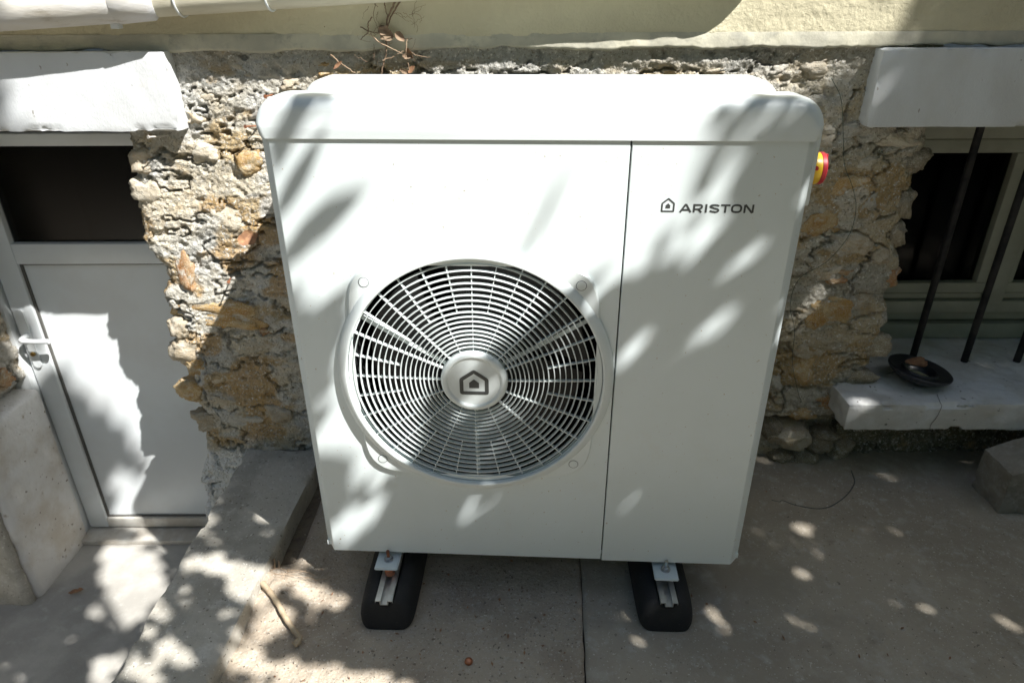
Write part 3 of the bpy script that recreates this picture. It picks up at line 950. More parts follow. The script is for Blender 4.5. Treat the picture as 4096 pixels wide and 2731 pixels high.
def bent_panel(name, x0, x1, z0, z1, left, right, holes=None, chamfer=False):
    """folded sheet: front face, with a rounded return at the outer side"""
    prof = []
    if left:
        prof += [(x0 - BX, DEP - .03), (x0 - BX, BY + .004)]
        prof += [(x0 - BX * (1 - t) + 0 * t, BY * (1 - t)) for t in (0, .5, .9)]
    prof += [(x0 + (.0015 if left else 0), 0)]
    if not left: prof = [(x0, .012), (x0, .0012), (x0 + .0012, 0)]
    n_front = len(prof)
    if right:
        prof += [(x1 - .0015, 0)] + [(x1 + BX * t, BY * t) for t in (.1, .5, 1)] + [(x1 + BX, BY + .004), (x1 + BX, DEP - .03)]
    else: prof += [(x1 - .0012, 0), (x1, .0012), (x1, .012)]
    vs, fs = [], []
    for (x, y) in prof:
        for z in (z0, z1): vs.append((x, y, z))
    for i in range(len(prof) - 1):
        fs.append((2 * i, 2 * i + 2, 2 * i + 3, 2 * i + 1))
    if chamfer:
        # cut-off lower corner of the fold
        for i, (x, y) in enumerate(prof[:n_front]):
            if left and x < x0: vs[2 * i] = (x, y, z0 + .010 * min(1, (x0 - x) / .012))
    # lower return flange
    o = mobj(name, vs, fs, M['coat'], unit)
    bm = bmesh.new(); bm.from_mesh(o.data)
    if holes:
        cx, cz, r = holes
        # replace the front quad by a ring with a round opening
        fr = [f for f in bm.faces if all(abs(v.co.y) < 1e-6 for v in f.verts)]
        bmesh.ops.delete(bm, geom=fr, context='FACES_ONLY')
        a0, a1 = x0 + (.0015 if left else .0012), x1 - (.0015 if right else .0012)
        n = 96
        inner, outer = [], []
        for k in range(n):
            t = 2 * math.pi * k / n
            c, s = math.cos(t), math.sin(t)
            inner.append(bm.verts.new((cx + r * c, 0, cz + r * s)))
            sx = ((a1 - cx) / c) if c > 1e-6 else ((a0 - cx) / c if c < -1e-6 else 1e9)
            sz = ((z1 - cz) / s) if s > 1e-6 else ((z0 - cz) / s if s < -1e-6 else 1e9)
            q = min(sx, sz)
            outer.append(bm.verts.new((cx + q * c, 0, cz + q * s)))
        for k in range(n):
            j = (k + 1) % n
            bm.faces.new((inner[k], outer[k], outer[j], inner[j]))
        # corner triangles
        for (X_, Z_) in ((a0, z0), (a1, z0), (a1, z1), (a0, z1)):
            best = None
            for k in range(n):
                j = (k + 1) % n
                p, q = outer[k].co, outer[j].co
                if abs(p.x - q.x) > 1e-6 and abs(p.z - q.z) > 1e-6:
                    if abs(p.x - X_) + abs(q.z - Z_) < 1e-5 or abs(q.x - X_) + abs(p.z - Z_) < 1e-5: best = (k, j)
            if best: bm.faces.new((outer[best[0]], bm.verts.new((X_, 0, Z_)), outer[best[1]]))
        bmesh.ops.remove_doubles(bm, verts=bm.verts, dist=1e-6)
    bmesh.ops.recalc_face_normals(bm, faces=bm.faces)
    bm.to_mesh(o.data); bm.free()
    return sharp(o, 25)


FX, FZ = .399, .692
front = bent_panel('front_panel', 0, SEAM - .0016, Zb, Zt + .01, True, False, (FX, FZ, .291), True)
service = bent_panel('service_panel', SEAM + .0016, Wd, Zb - .004, Zt + .01, False, True)
box('casing', -BX + .003, Wd + BX - .003, .014, DEP, Zb + .006, Zb + .02, M['coat'], unit)
box('back_panel', -BX, Wd + BX, DEP - .03, DEP, Zb, Zt + .01, M['coat'], unit)
# dark chamber behind the grille, with a short duct
box('inner_wall', SEAM - .004, SEAM + .004, .013, DEP - .03, Zb + .02, Zt, M['seam'], unit)
box('inner_wall', -BX + .003, SEAM - .004, DEP - .036, DEP - .031, Zb + .02, Zt, M['cavity'], unit)
lathe('duct', [(.2905, .0012), (.289, .06), (.29, .10), (.33, .12)], M['cavity'], unit, 72, 'Y', (FX, 0, FZ))

# lid: rounded cap with a shallow valley between its front and rear ridges
LX0, LX1 = -BX - .003, Wd + BX + .003
lid_b = Zt
lid_h = .080


def ztop(y):
    t = min(max((y - .085) / .07, 0), 1); t2 = min(max((y - .24) / .08, 0), 1)
    s1 = t * t * (3 - 2 * t); s2 = t2 * t2 * (3 - 2 * t2)
    return lid_h - .040 * s1 * (1 - s2)


def outline(y, inset):
    rr = .058
    h = ztop(max(y, 0)) - inset
    x0, x1 = LX0 + inset, LX1 - inset
    r = min(max(rr - inset, .012), h - .012)
    pts = [(x0 + .006, 0), (x0 + .0015, .012)]
    pts += [(x0 + r - r * math.cos(t), h - r + r * math.sin(t)) for t in np.linspace(.0, math.pi / 2, 12)]
    pts += [(x1 - r + r * math.sin(t), h - r + r * math.cos(t)) for t in np.linspace(.0, math.pi / 2, 12)]
    pts += [(x1 - .0015, .012), (x1 - .006, 0)]
    return pts


st = []
rf = .026
for t in np.linspace(0, math.pi / 2, 7):
    st.append((-.006 + rf * (1 - math.sin(t)) * .55, rf * (1 - math.cos(t)) * 0, t))
stations = []
# front apron is nearly flat, then rolls over into the top
for k, t in enumerate(np.linspace(0, 1, 8)):
    a = t * math.pi / 2
    stations.append((-.0045 + .030 * (1 - math.cos(a)), .030 * (1 - math.sin(a))))
ys = list(np.linspace(.035, DEP + .004, 34))
stations += [(y, 0.0) for y in ys]
vs, fs = [], []
k0 = None
for (y, ins) in stations:
    o = outline(y, 0)
    if ins > 0:
        oi = []
        hh = ztop(max(y, 0))
        for (x, z) in o:
            cx = (LX0 + LX1) / 2
            # only the upper and outer rim is pulled in, the lower apron keeps its place
            wz = max(0, min(1, (z - .022) / .03))
            nx_ = x + (ins * .62 if x < cx else -ins * .62) * (1 if abs(x - cx) > (LX1 - LX0) / 2 - .07 else 0)
            oi.append((nx_, z - ins * wz))
        o = oi
    k0 = len(o)
    vs += [(x, y, lid_b + z) for x, z in o]
ns = len(stations)
for i in range(ns - 1):
    for j in range(k0 - 1):
        fs.append((i * k0 + j, i * k0 + j + 1, (i + 1) * k0 + j + 1, (i + 1) * k0 + j))
fs.append(tuple(range(k0)))
fs.append(tuple(range((ns - 1) * k0, ns * k0)))
lid = mobj('lid', vs, fs, M['plastic'], unit)
bm = bmesh.new(); bm.from_mesh(lid.data); bmesh.ops.recalc_face_normals(bm, faces=bm.faces); bm.to_mesh(lid.data); bm.free()
sharp(lid, 32)

# fan guard -----------------------------------------------------------------
guard = empty('fan_guard', parent=unit)
# mounting frame: a square with rounded corners and bowed sides
def frame_pt(t):
    c, s = math.cos(t), math.sin(t)
    n = 7.0
    r = .283 / ((abs(c) ** n + abs(s) ** n) ** (1 / n))
    return r * .985
nseg = 128
vs, fs = [], []
lv = [(1.0, -.0), (1.0, -.006), (.988, -.010), (None, -.010)]
for k in range(nseg):
    t = 2 * math.pi * k / nseg
    r = frame_pt(t)
    for f_, y in lv:
        rr = r * f_ if f_ else .2925
        vs.append((FX + rr * math.cos(t), y - .0004, FZ + rr * math.sin(t)))
for k in range(nseg):
    j = (k + 1) % nseg
    for q in range(3): fs.append((k * 4 + q, k * 4 + q + 1, j * 4 + q + 1, j * 4 + q))
fl = mobj('mounting_frame', vs, fs, M['plastic'], guard)
bm = bmesh.new(); bm.from_mesh(fl.data); bmesh.ops.recalc_face_normals(bm, faces=bm.faces); bm.to_mesh(fl.data); bm.free()
sharp(fl, 30)
for dx in (-1, 1):
    for dz in (-1, 1):
        c = lathe('screw_cover', [(0, -.0118), (.0098, -.0118), (.0105, -.0112)], M['plastic'], guard, 28, 'Y', (FX + .2355 * dx, 0, FZ + .2345 * dz))
        lathe('screw_gap', [(.0105, -.0109), (.0116, -.0109)], M['seam'], guard, 28, 'Y', (FX + .2355 * dx, 0, FZ + .2345 * dz), sm=False)
rim = lathe('rim', [(.3195, -.0005), (.3192, -.006), (.3170, -.011), (.3125, -.0155), (.3075, -.019), (.3025, -.0215), (.2985, -.0230), (.2958, -.0232), (.2944, -.0220), (.2940, -.0195), (.2940, .02)],
            M['plastic'], guard, 128, 'Y', (FX, 0, FZ), ang=50)
rings = [r * 1.018 for r in (.0855, .0947, .1044, .1149, .124, .135, .146, .157, .168, .181, .194, .2064, .2196, .2329, .2467, .261, .2757)]
dome = lambda r: -.0125 - .010 * (1 - (r / .2885) ** 2)
grille = empty('grille', parent=guard)
for r in rings:
    y = dome(r)
    lathe('ring_slat', [(r - .0012, y + .003), (r - .0007, y), (r + .0007, y), (r + .0012, y + .003), (r + .0010, y + .0105), (r - .0010, y + .0105), (r - .0012, y + .003)],
          M['plastic'], grille, 96, 'Y', (FX, 0, FZ), ang=40)


def spoke(t, r0, r1, w, y0, dep, nm='spoke'):
    c, s = math.cos(t), math.sin(t)
    vs, fs = [], []
    n = 8
    for i in range(n + 1):
        r = r0 + (r1 - r0) * i / n
        y = dome(r) + y0
        for (o, yy) in ((-w, y), (w, y), (w * 1.0, y + dep), (-w * 1.0, y + dep)):
            vs.append((FX + r * c - o * s, yy, FZ + r * s + o * c))
    for i in range(n):
        for q in range(4): fs.append((i * 4 + q, i * 4 + (q + 1) % 4, (i + 1) * 4 + (q + 1) % 4, (i + 1) * 4 + q))
    fs += [(0, 1, 2, 3), (n * 4 + 3, n * 4 + 2, n * 4 + 1, n * 4)]
    o = mobj(nm, vs, fs, M['plastic'], grille)
    bm = bmesh.new(); bm.from_mesh(o.data); bmesh.ops.recalc_face_normals(bm, faces=bm.faces); bm.to_mesh(o.data); bm.free()


for k in range(32):
    t = math.pi / 2 + 2 * math.pi * k / 32
    if k % 2 == 0: spoke(t, .074, .2945, .0010, .0030, .009)
    else: spoke(t, .171, .2945, .0010, .0030, .009)
for t in (30, 150, 270): spoke(R(t), .074, .2945, .0048, .0155, .005, 'support_arm')
hub = lathe('hub_cap', [(0, -.0262), (.05, -.0262), (.0595, -.0260), (.0602, -.0262), (.0632, -.0288), (.0650, -.0298), (.0668, -.0300), (.0715, -.0288), (.0752, -.0258), (.0770, -.0215), (.0772, -.004)],
            M['plastic'], guard, 72, 'Y', (FX, 0, FZ), ang=22)


def strip_outline(pts, w, rnd=True):
    """closed outline band between pts grown by +w/2 and -w/2 (mitred)"""
    n = len(pts)
    out, inn = [], []
    for i in range(n):
        p, a, b = Vector(pts[i]), Vector(pts[i - 1]), Vector(pts[(i + 1) % n])
        d1, d2 = (p - a).normalized(), (b - p).normalized()
        n1, n2 = Vector((d1.y, -d1.x)), Vector((d2.y, -d2.x))
        mtr = (n1 + n2); mtr = mtr / max(mtr.length_squared / 2, .2)
        if rnd:
            s_ = .35
            out.append((p + n1 * w / 2 - d1 * 0 - d1 * w * s_ + d1 * w / 2 * 0, p + mtr * w / 2 * .94, p + n2 * w / 2 + d2 * w * s_))
            inn.append((p - mtr * w / 2 - d1 * 1e-5, p - mtr * w / 2, p - mtr * w / 2 + d2 * 1e-5))
        else:
            out.append((p + mtr * w / 2,)); inn.append((p - mtr * w / 2,))
    o = [q for t in out for q in t]; i_ = [q for t in inn for q in t]
    return o, i_


def stroke_geo(pts, w, closed=False):
    n = len(pts)
    L_, R_ = [], []
    for i in range(n):
        p = Vector(pts[i])
        a = Vector(pts[i - 1]) if (i > 0 or closed) else None
        b = Vector(pts[(i + 1) % n]) if (i < n - 1 or closed) else None
        d1 = (p - a).normalized() if a is not None else (b - p).normalized()
        d2 = (b - p).normalized() if b is not None else d1
        n1, n2 = Vector((-d1.y, d1.x)), Vector((-d2.y, d2.x))
        m_ = n1 + n2
        m_ = m_ / max(m_.length_squared / 2, .35)
        L_.append(p + m_ * w / 2); R_.append(p - m_ * w / 2)
    vs = [(q.x, q.y) for q in L_ + R_]
    fs = [(i, (i + 1) % n, n + (i + 1) % n, n + i) for i in range(n if closed else n - 1)]
    return vs, fs


def arc(cx, cy, rx, ry, a0, a1, n=10):
    return [(cx + rx * math.cos(R(a)), cy + ry * math.sin(R(a))) for a in np.linspace(a0, a1, n)]


def emblem(name, cx, cz, w, h, y, parent, sw):
    """outline of a little house with a solid little house inside"""
    hw = w / 2 - sw / 2; b = -h / 2 + sw / 2; e = h * .10; t = h / 2 - sw * .62
    base = [(-hw, b), (hw, b), (hw, e), (0, t), (-hw, e)]
    rp = []
    n = 5
    for i in range(n):
        p, a, c = Vector(base[i]), Vector(base[i - 1]), Vector(base[(i + 1) % n])
        d1, d2 = (a - p).normalized(), (c - p).normalized()
        k = sw * .30
        for q in (0, .5, 1): rp.append(((p + d1 * k) * (1 - q) ** 2 + p * 2 * q * (1 - q) + (p + d2 * k) * q * q))
    v1, f1 = stroke_geo([(q.x, q.y) for q in rp], sw, True)
    iw = w * .17
    v2 = [(-iw, -h * .235), (iw, -h * .235), (iw, -h * .03), (0, h * .115), (-iw, -h * .03)]
    vs, fs = merge_geo([(v1, f1), (v2, [(0, 1, 2, 3, 4)])])
    o = mobj(name, [(cx + x, y, cz + z) for x, z in vs], fs, M['print'], parent)
    return o


emblem('emblem', FX, FZ, .067, .066, -.02685, hub, .0088)
emblem('emblem', .8022, 1.1008, .0270, .0296, -.0005, service, .0033)
# lettering
H, sw = .0175, .0040
LB = 1.0857


def letter(paths, x, w):
    g = []
    for p in paths: g.append(stroke_geo([(x + a * w, LB + b * H) for a, b in p[0]], sw, p[1]))
    return merge_geo(g)


hs = sw / H / 2
def hx(w): return sw / w / 2
G = []
w = .0244; G.append(letter([([(.06, 0), (.46, .90), (.54, .90), (.94, 0)], False), ([(.24, .30), (.76, .30)], False)], .8258, w))
w = .0196; x = .8528
G.append(letter([([(hx(w), 0), (hx(w), 1 - hs), (.70, 1 - hs)] + arc(.70, .68, .30 - hx(w), .32 - hs, 80, -80, 8) + [(.70, .36 + hs * .2), (hx(w), .36 + hs * .2)], False), ([(.55, .40), (.88, 0)], False)], x, w))
w = .0040; G.append(letter([([(.5, 0), (.5, 1)], False)], .8769, w))
w = .0202
G.append(letter([([(.92, .76)] + arc(.52, .74, .40, .26 - hs, 28, 90, 6) + arc(.40, .735, .40 - hx(w), .265 - hs, 95, 250, 9) + [(.5, .5)] + arc(.58, .27, .42 - hx(w), .25 - hs * .4, 60, -90, 9) + arc(.50, .26, .44, .26 - hs, -95, -150, 6) + [(.06, .2)], False)], .8854, w))
w = .0187; G.append(letter([([(0, 1 - hs), (1, 1 - hs)], False), ([(.5, 1 - 2 * hs), (.5, 0)], False)], .908, w))
w = .0220
ov = [(.5 + (.5 - hx(w)) * math.copysign(abs(math.cos(t)) ** .72, math.cos(t)), .5 + (.52 - hs) * math.copysign(abs(math.sin(t)) ** .72, math.sin(t))) for t in np.linspace(0, 2 * math.pi, 29)[:-1]]
G.append(letter([(ov, True)], .9286, w))
w = .0202; G.append(letter([([(hx(w), 0), (hx(w), .86), (hx(w) + .09, .90), (1 - hx(w) - .09, .08), (1 - hx(w), .12), (1 - hx(w), 1)], False)], .9539, w))
vs, fs = merge_geo(G)
mobj('lettering', [(x, -.0005, z) for x, z in vs], fs, M['print'], service)

# fan behind the guard
fan = empty('fan', parent=unit)
lathe('fan_hub', [(0, .055), (.07, .057), (.078, .065), (.078, .13)], M['blade'], fan, 40, 'Y', (FX, 0, FZ))
for k in range(3):
    a0 = R(20 + 120 * k)
    vs, fs = [], []
    na, nr = 14, 8
    for i in range(na + 1):
        for j in range(nr + 1):
            r = .07 + (.262 - .07) * j / nr
            a = a0 + R(95) * i / na * (1 + .15 * j / nr) - .35 * j / nr
            y = .062 + .055 * i / na + .012 * math.sin(math.pi * j / nr)
            vs.append((FX + r * math.cos(a), y, FZ + r * math.sin(a)))
    for i in range(na):
        for j in range(nr):
            q = i * (nr + 1) + j
            fs.append((q, q + 1, q + nr + 2, q + nr + 1))
    mobj('blade', vs, fs, M['blade'], fan, True)

# main switch on the right-hand side
sx = Wd + BX
sw_ = empty('switch', parent=unit)
box('housing', sx - .002, sx + .015, .045, .20, 1.088, 1.238, M['plastic'], sw_, .006, 3)
kc = (sx + .010, .108, 1.153)
lathe('yellow_base', [(0.0, 0), (.033, 0), (.0345, .004), (.0340, .024), (.0325, .0305)], M['yellow'], sw_, 40, 'X', kc)
kn = lathe('red_knob', [(.0322, .0300), (.0335, .031), (.0335, .0385), (.031, .041), (0, .042)], M['red'], sw_, 40, 'X', kc)
box('red_grip', kc[0] + .040, kc[0] + .047, kc[1] - .006, kc[1] + .006, kc[2] - .03, kc[2] + .03, M['red'], sw_, .002)
lathe('red_dot', [(0, .0), (.0052, 0), (.0052, .004)], M['red'], sw_, 16, 'Y', (kc[0] + .016, kc[1] - .034, kc[2] + .006))

# brackets and bolts under the unit
for (x, nm) in ((.149, 'l'), (.889, 'r')):
    br = empty('bracket', parent=unit)
    zt = Zb - .006 if nm == 'l' else Zb - .008
    bm = bmesh.new()
    add_box(bm, x - .031, x + .031, -.046, .36, zt - .018, zt - .010)
    bmesh.ops.bevel(bm, geom=[e for e in bm.edges], offset=.0025, segments=2, affect='EDGES')
    sharp(bobj('plate', bm, M['plastic'], br), 35)
    for s in (-1, 1): box('web', x + s * .029 - .002, x + s * .029 + .002, .02, .36, zt - .011, Zb + .02, M['plastic'], br)
    bx_, by_ = x + .001, -.012
    bolt = empty('bolt', parent=br)
    lathe('washer', [(.0, .0032), (.0125, .003), (.0125, 0)], M['zinc'], bolt, 24, 'Z', (bx_, by_, zt - .010))
    lathe('nut', [(0, .0085), (.0075, .0085), (.0092, .007), (.0092, 0)], M['zinc'], bolt, 6, 'Z', (bx_, by_, zt - .007), sm=False)
    prof = [(0, .022), (.004, .022)]
    for q in range(7): prof += [(.0046, .0205 - q * .0018), (.0039, .0196 - q * .0018)]
    prof += [(.0045, 0), (.0045, -.012)]
    lathe('shank', prof, M['zinc'] if nm == 'r' else M['rust'], bolt, 12, 'Z', (bx_, by_, zt - .001))

# ================================================================== rubber feet with aluminium rails
def foot(name, X, front_y, label, damper):
    t = empty(name, (X, front_y, 0), A * .6)
    tag(t, label, 'support foot', 'rubber feet under the heat pump')
    LN, Hh = .44, .092
    sec = []
    for (hw, z) in ((.064, 0), (.0735, .006), (.0765, .03), (.072, .058), (.061, .078), (.047, .089), (.033, Hh), (.026, Hh), (.024, Hh - .012), (-.024, Hh - .012), (-.026, Hh)):
        sec.append((hw, z))
    full = sec[:9] + [(-a, z) for a, z in reversed(sec[:9])]
    vs, fs = [], []
    ends = [(0, .62, .84), (.005, .76, .92), (.016, .89, .97), (.04, 1, 1), (LN - .028, 1, 1), (LN - .012, .95, .985), (LN - .004, .88, .955), (LN, .80, .90)]
    for (y, f, g) in ends:
        sl = .0
        for (a, z) in full:
            yy = y + (.018 * (z / Hh) ** 1.5 if y < .1 else (-.018 * (z / Hh) ** 1.5 if y > LN - .1 else 0))
            vs.append((a * f, yy, z * g if z > .01 else z))
    k = len(full)
    for i in range(len(ends) - 1):
        for j in range(k):
            fs.append((i * k + j, i * k + (j + 1) % k, (i + 1) * k + (j + 1) % k, (i + 1) * k + j))
    fs += [tuple(range(k)), tuple(range((len(ends) - 1) * k, len(ends) * k))]
    o = mobj('rubber_block', vs, fs, M['rubber'], t)
    bm = bmesh.new(); bm.from_mesh(o.data)
    bmesh.ops.recalc_face_normals(bm, faces=bm.faces)
    bm.to_mesh(o.data); bm.free()
    sub = o.modifiers.new('sub', 'SUBSURF'); sub.levels = 2; sub.render_levels = 2
    smooth(o.data)
    rl = empty('rail', parent=t)
    y0, y1 = .012, LN - .03
    z = Hh + .002
    box('channel', -.010, .010, y0, y1, z - .012, z - .010, M['alu'], rl)
    for s in (-1, 1):
        box('flange', min(s * .0085, s * .022), max(s * .0085, s * .022), y0, y1, z, z + .0022, M['alu'], rl)
        box('flange', min(s * .0085, s * .0105), max(s * .0085, s * .0105), y0, y1, z - .0118, z - .0002, M['alu'], rl)
        box('flange', min(s * .0215, s * .0222), max(s * .0215, s * .0222), y0, y1, z - .005, z - .0002, M['alu'], rl)
    if damper:
        lathe('copper_spacer', [(0, z + .003), (.011, z + .003), (.0135, z + .005), (.0138, .112), (.0125, .1185), (0, .1185)], M['copper'], t, 24, 'Z', (0, .105, 0))
    else:
        lathe('spacer', [(0, z + .003), (.007, z + .003), (.007, .1165), (0, .1165)], M['zinc'], t, 16, 'Z', (0, .105, 0))
    return t


foot('support_foot', -.333, 1.250, 'black rubber foot with rail and copper spacer, nearer the low wall', True)
foot('support_foot', .399, 1.240, 'black rubber foot with rail under the service panel side', False)

# ================================================================== things on the sill, wall and ground
sc_root = empty('saucer', (1.372, 2.005, .346))
sc_root.rotation_euler = (R(2), R(8), R(10))
tag(sc_root, 'black plastic saucer lying tilted on the window sill', 'saucer')
lathe('dish', [(0, -.036), (.035, -.035), (.068, -.022), (.092, -.006), (.100, .004), (.101, .009), (.098, .0115), (.090, .010), (.060, .004), (.0585, .006), (.056, .0085), (.0525, .008), (.0505, -.004), (.046, -.010), (0, -.011)],
      M['black_plastic'], sc_root, 64, 'Z')
lathe('water', [(0, -.007), (.0485, -.007)], M['water'], sc_root, 40, 'Z')


def leaf_geo(l, w, seed, n=7, curl=.25):
    rg = random.Random(seed)
    vs, fs = [], []
    for i in range(n + 1):
        t = i / n
        ww = w / 2 * math.sin(math.pi * min(1, t * .93 + .05)) ** .7 * (1 + rg.uniform(-.22, .22))
        zz = curl * l * (t - .5) ** 2 + rg.uniform(-.02, .02) * l
        for q in (-1, -.5, 0, .5, 1):
            vs.append((l * (t - .5) + rg.uniform(-.02, .02) * l, q * ww, zz + abs(q) ** 1.4 * ww * .45 + rg.uniform(-.03, .03) * l))
    for i in range(n):
        for q in range(4): fs.append((i * 5 + q, i * 5 + q + 1, (i + 1) * 5 + q + 1, (i + 1) * 5 + q))
    return vs, fs


def dead_leaf(loc, rot, l, w, seed, label, parent=None, nm='dry_leaf', m='dead_leaf'):
    v, f = leaf_geo(l, w, seed)
    o = mobj(nm, v, f, M[m], parent, True)
    o.location = loc; o.rotation_euler = rot
    if label: tag(o, label, 'leaf')
    return o


dead_leaf((1.350, 2.000, .374), (R(-8), R(10), R(115)), .074, .060, 3, 'crumpled brown dry leaf lying inside the black saucer')
dead_leaf((-1.705, 1.94, FLOOR + .012), (.2, -.1, R(15)), .055, .022, 5, 'small folded brown leaf on the floor of the door well')
dead_leaf((-.775, 1.935, .845), (R(70), R(-20), R(10)), .06, .045, 6, 'curled orange-brown leaf caught on the sunlit stone wall')

block = rough_box('concrete_block', 1.545, 2.05, 1.69, 1.83, 0.0, .21, M['block'], None, step=.010, amp=.0015, rnd=.002, seed=81, sc=20, chip=.005,
                  skew=lambda V: np.stack([V[:, 0], V[:, 1] - .10 * (V[:, 0] - 1.545), V[:, 2] * (.72 + .62 * np.clip((V[:, 0] - 1.545) / .24, 0, 1))], 1))
tag(block, 'rough dark concrete block with a slanted top beside the wall', 'concrete block')

# copper cap on the ground
cc = lathe('copper_cap', [(0, .013), (.004, .0125), (.0085, .0095), (.0105, .005), (.0098, .001), (.008, 0), (0, 0)], M['copper'], None, 28, 'Z', (0, 0, 0))
cc.location = (-.111, 1.154, .002)
tag(cc, 'tiny round copper cap lying on the concrete ground', 'cap')

# stick and roots
p0, p1 = at_z(603, 1338, .036), at_z(684, 1458, .012)
ctrl = [p0, p0.lerp(p1, .35) + Vector((.002, .001, .006)), p0.lerp(p1, .7) + Vector((-.001, -.001, .002)), p1, p1 + Vector((.007, -.007, 0)), p1 + Vector((.005, -.020, 0)), p1 + Vector((-.002, -.028, -.001))]
cp = curve_pts(ctrl, 6)
tag(tube('dry_stick', cp, [.0080 - .0025 * i / len(cp) + .0008 * math.sin(i * 2.1) + (.003 if i > len(cp) - 9 else 0) for i in range(len(cp))], M['wood'], None, 9),
    'pale bare stick lying on the ground beside the low wall', 'stick')
parts = []
base = Vector((-.690, 1.425, .02))
rg = random.Random(4)
for k in range(46):
    a = rg.uniform(0, 2 * math.pi); l = rg.uniform(.015, .06)
    p = base + Vector((rg.uniform(-.02, .05), rg.uniform(-.03, .02), rg.uniform(-.005, .012)))
    pts = [p]
    for i in range(5):
        a += rg.uniform(-.6, .6)
        pts.append(pts[-1] + Vector((math.cos(a), math.sin(a), rg.uniform(-.45, .3))) * l / 5)
    r = rg.uniform(.0004, .0013)
    parts.append(tube_geo(pts, [r * (1 - .12 * i) for i in range(6)], 4))
for (du, dl) in ((0, .16), (.012, .13), (-.01, .1)):
    pts = [base + Vector((.01, du, .012))]
    for i in range(10):
        pts.append(pts[-1] + Vector((dl / 10, rg.uniform(-.006, .004), rg.uniform(-.0035, .0025))))
    parts.append(tube_geo(pts, .0007, 4))
for (dx, h_) in ((.006, .03), (.018, .022), (-.004, .018)):
    p = base + Vector((dx, .03, -.005))
    parts.append(tube_geo([p, p + Vector((.002, .004, h_ * .6)), p + Vector((-.001, .01, h_))], [.003, .0028, .002], 6))
v, f = merge_geo(parts)
tag(mobj('root_tuft', v, f, M['vine_pale'], None), 'tangle of dry brown rootlets growing where the low wall meets the ground', 'roots')

# wire and cable
wp = [at_y(u, v_, 1.945) for u, v_ in [(1920, 182), (1932, 230), (1937, 320), (1940, 380), (1958, 430), (1966, 480), (1950, 540), (1900, 600), (1836, 640), (1815, 700), (1825, 760), (1820, 830), (1833, 900), (1842, 925)]]
wp[0].y += .03
tag(tube('green_wire', curve_pts(wp, 8), .0008, M['wire'], None, 6), 'thin green wire hanging down the stone wall beside the switch', 'wire')
gp = [at_z(u, v_, .004) for u, v_ in [(1772, 1148), (1790, 1152), (1798, 1149), (1830, 1160), (1890, 1167), (1935, 1145), (1962, 1110), (1955, 1080)]]
tag(tube('loose_cable', curve_pts(gp, 8), .0017, M['cable'], None, 6), 'thin grey cable curling over the ground below the window sill', 'cable')

# nails
for (u, v_, lb, tip) in [(372, 313, 'pale nail sticking out of the wall right under the white lintel', (-.02, -.035, .004)),
                         (583, 290, 'rusty nail in the stone wall beside the left lid edge', (-.012, -.03, .004)),
                         (618, 220, 'round-headed rusty nail in the wall above the lid corner', (-.004, -.018, 0)),
                         (528, 642, 'thin nail in the sunlit stones above the big ochre stone', (.01, -.035, .006))]:
    p = at_y(u, v_, 1.965)
    q = p + Vector(tip)
    d = (q - p).normalized()
    v, f = merge_geo([tube_geo([p - d * .02, q], .0022, 8), tube_geo([q, q + d * .002], .0052, 10)])
    tag(mobj('nail', v, f, M['rust'] if 'pale' not in lb else M['pvc_dirty']), lb, 'nail')

# dried vine on the wall above the heat pump
vine = empty('dried_vine', (-.31, 1.93, 1.25))
tag(vine, 'dried brown creeper with shrivelled leaves on the wall above the heat pump', 'vine')


def vpath(pts, r, m, nm='stem', y=1.945):
    P = [at_y(u, v_, y) - Vector((-.31, 1.93, 1.25)) for u, v_ in pts]
    cp = curve_pts(P, 6)
    rg = random.Random(int(pts[0][0]))
    cp = [c + Vector((rg.uniform(-1, 1), rg.uniform(-1, 1), rg.uniform(-1, 1))) * .0012 for c in cp]
    tube(nm, cp, [.72 * r * (1 - .45 * i / len(cp)) for i in range(len(cp))], M[m], vine, 6)


vpath([(912, -10), (900, 20), (888, 50), (887, 90), (887, 125), (880, 150), (874, 182)], .0042, 'vine')
vpath([(928, -10), (912, 15), (895, 45), (888, 80)], .0036, 'vine')
vpath([(882, -8), (884, 15), (889, 35)], .0026, 'vine')
vpath([(863, 6), (858, 35), (866, 62), (872, 75)], .0011, 'vine')
vpath([(828, 62), (850, 73), (872, 78), (900, 84), (930, 90), (948, 89)], .0020, 'vine')
vpath([(854, 40), (846, 55), (846, 75), (838, 82), (828, 92)], .0024, 'vine')
vpath([(850, 76), (870, 96), (900, 112), (925, 124)], .0024, 'vine_pale', y=1.935)
vpath([(935, 90), (932, 120), (938, 150), (944, 172)], .0022, 'vine_pale', y=1.935)
vpath([(760, 126), (775, 140), (800, 158), (815, 168)], .0030, 'vine_pale', y=1.94)
vpath([(878, 140), (900, 132), (930, 118), (960, 128), (990, 133)], .0016, 'vine_pale', y=1.94)
for q in range(26):
    rg = random.Random(100 + q)
    u, v_ = rg.uniform(840, 960), rg.uniform(0, 165)
    pts = [(u, v_)]
    a = rg.uniform(0, 6.28)
    for k in range(4):
        a += rg.uniform(-.9, .9)
        pts.append((pts[-1][0] + 9 * math.cos(a), pts[-1][1] + 9 * math.sin(a)))
    vpath(pts, rg.uniform(.0005, .0012), rg.choice(('vine', 'vine', 'vine_pale')), 'tendril', 1.948)
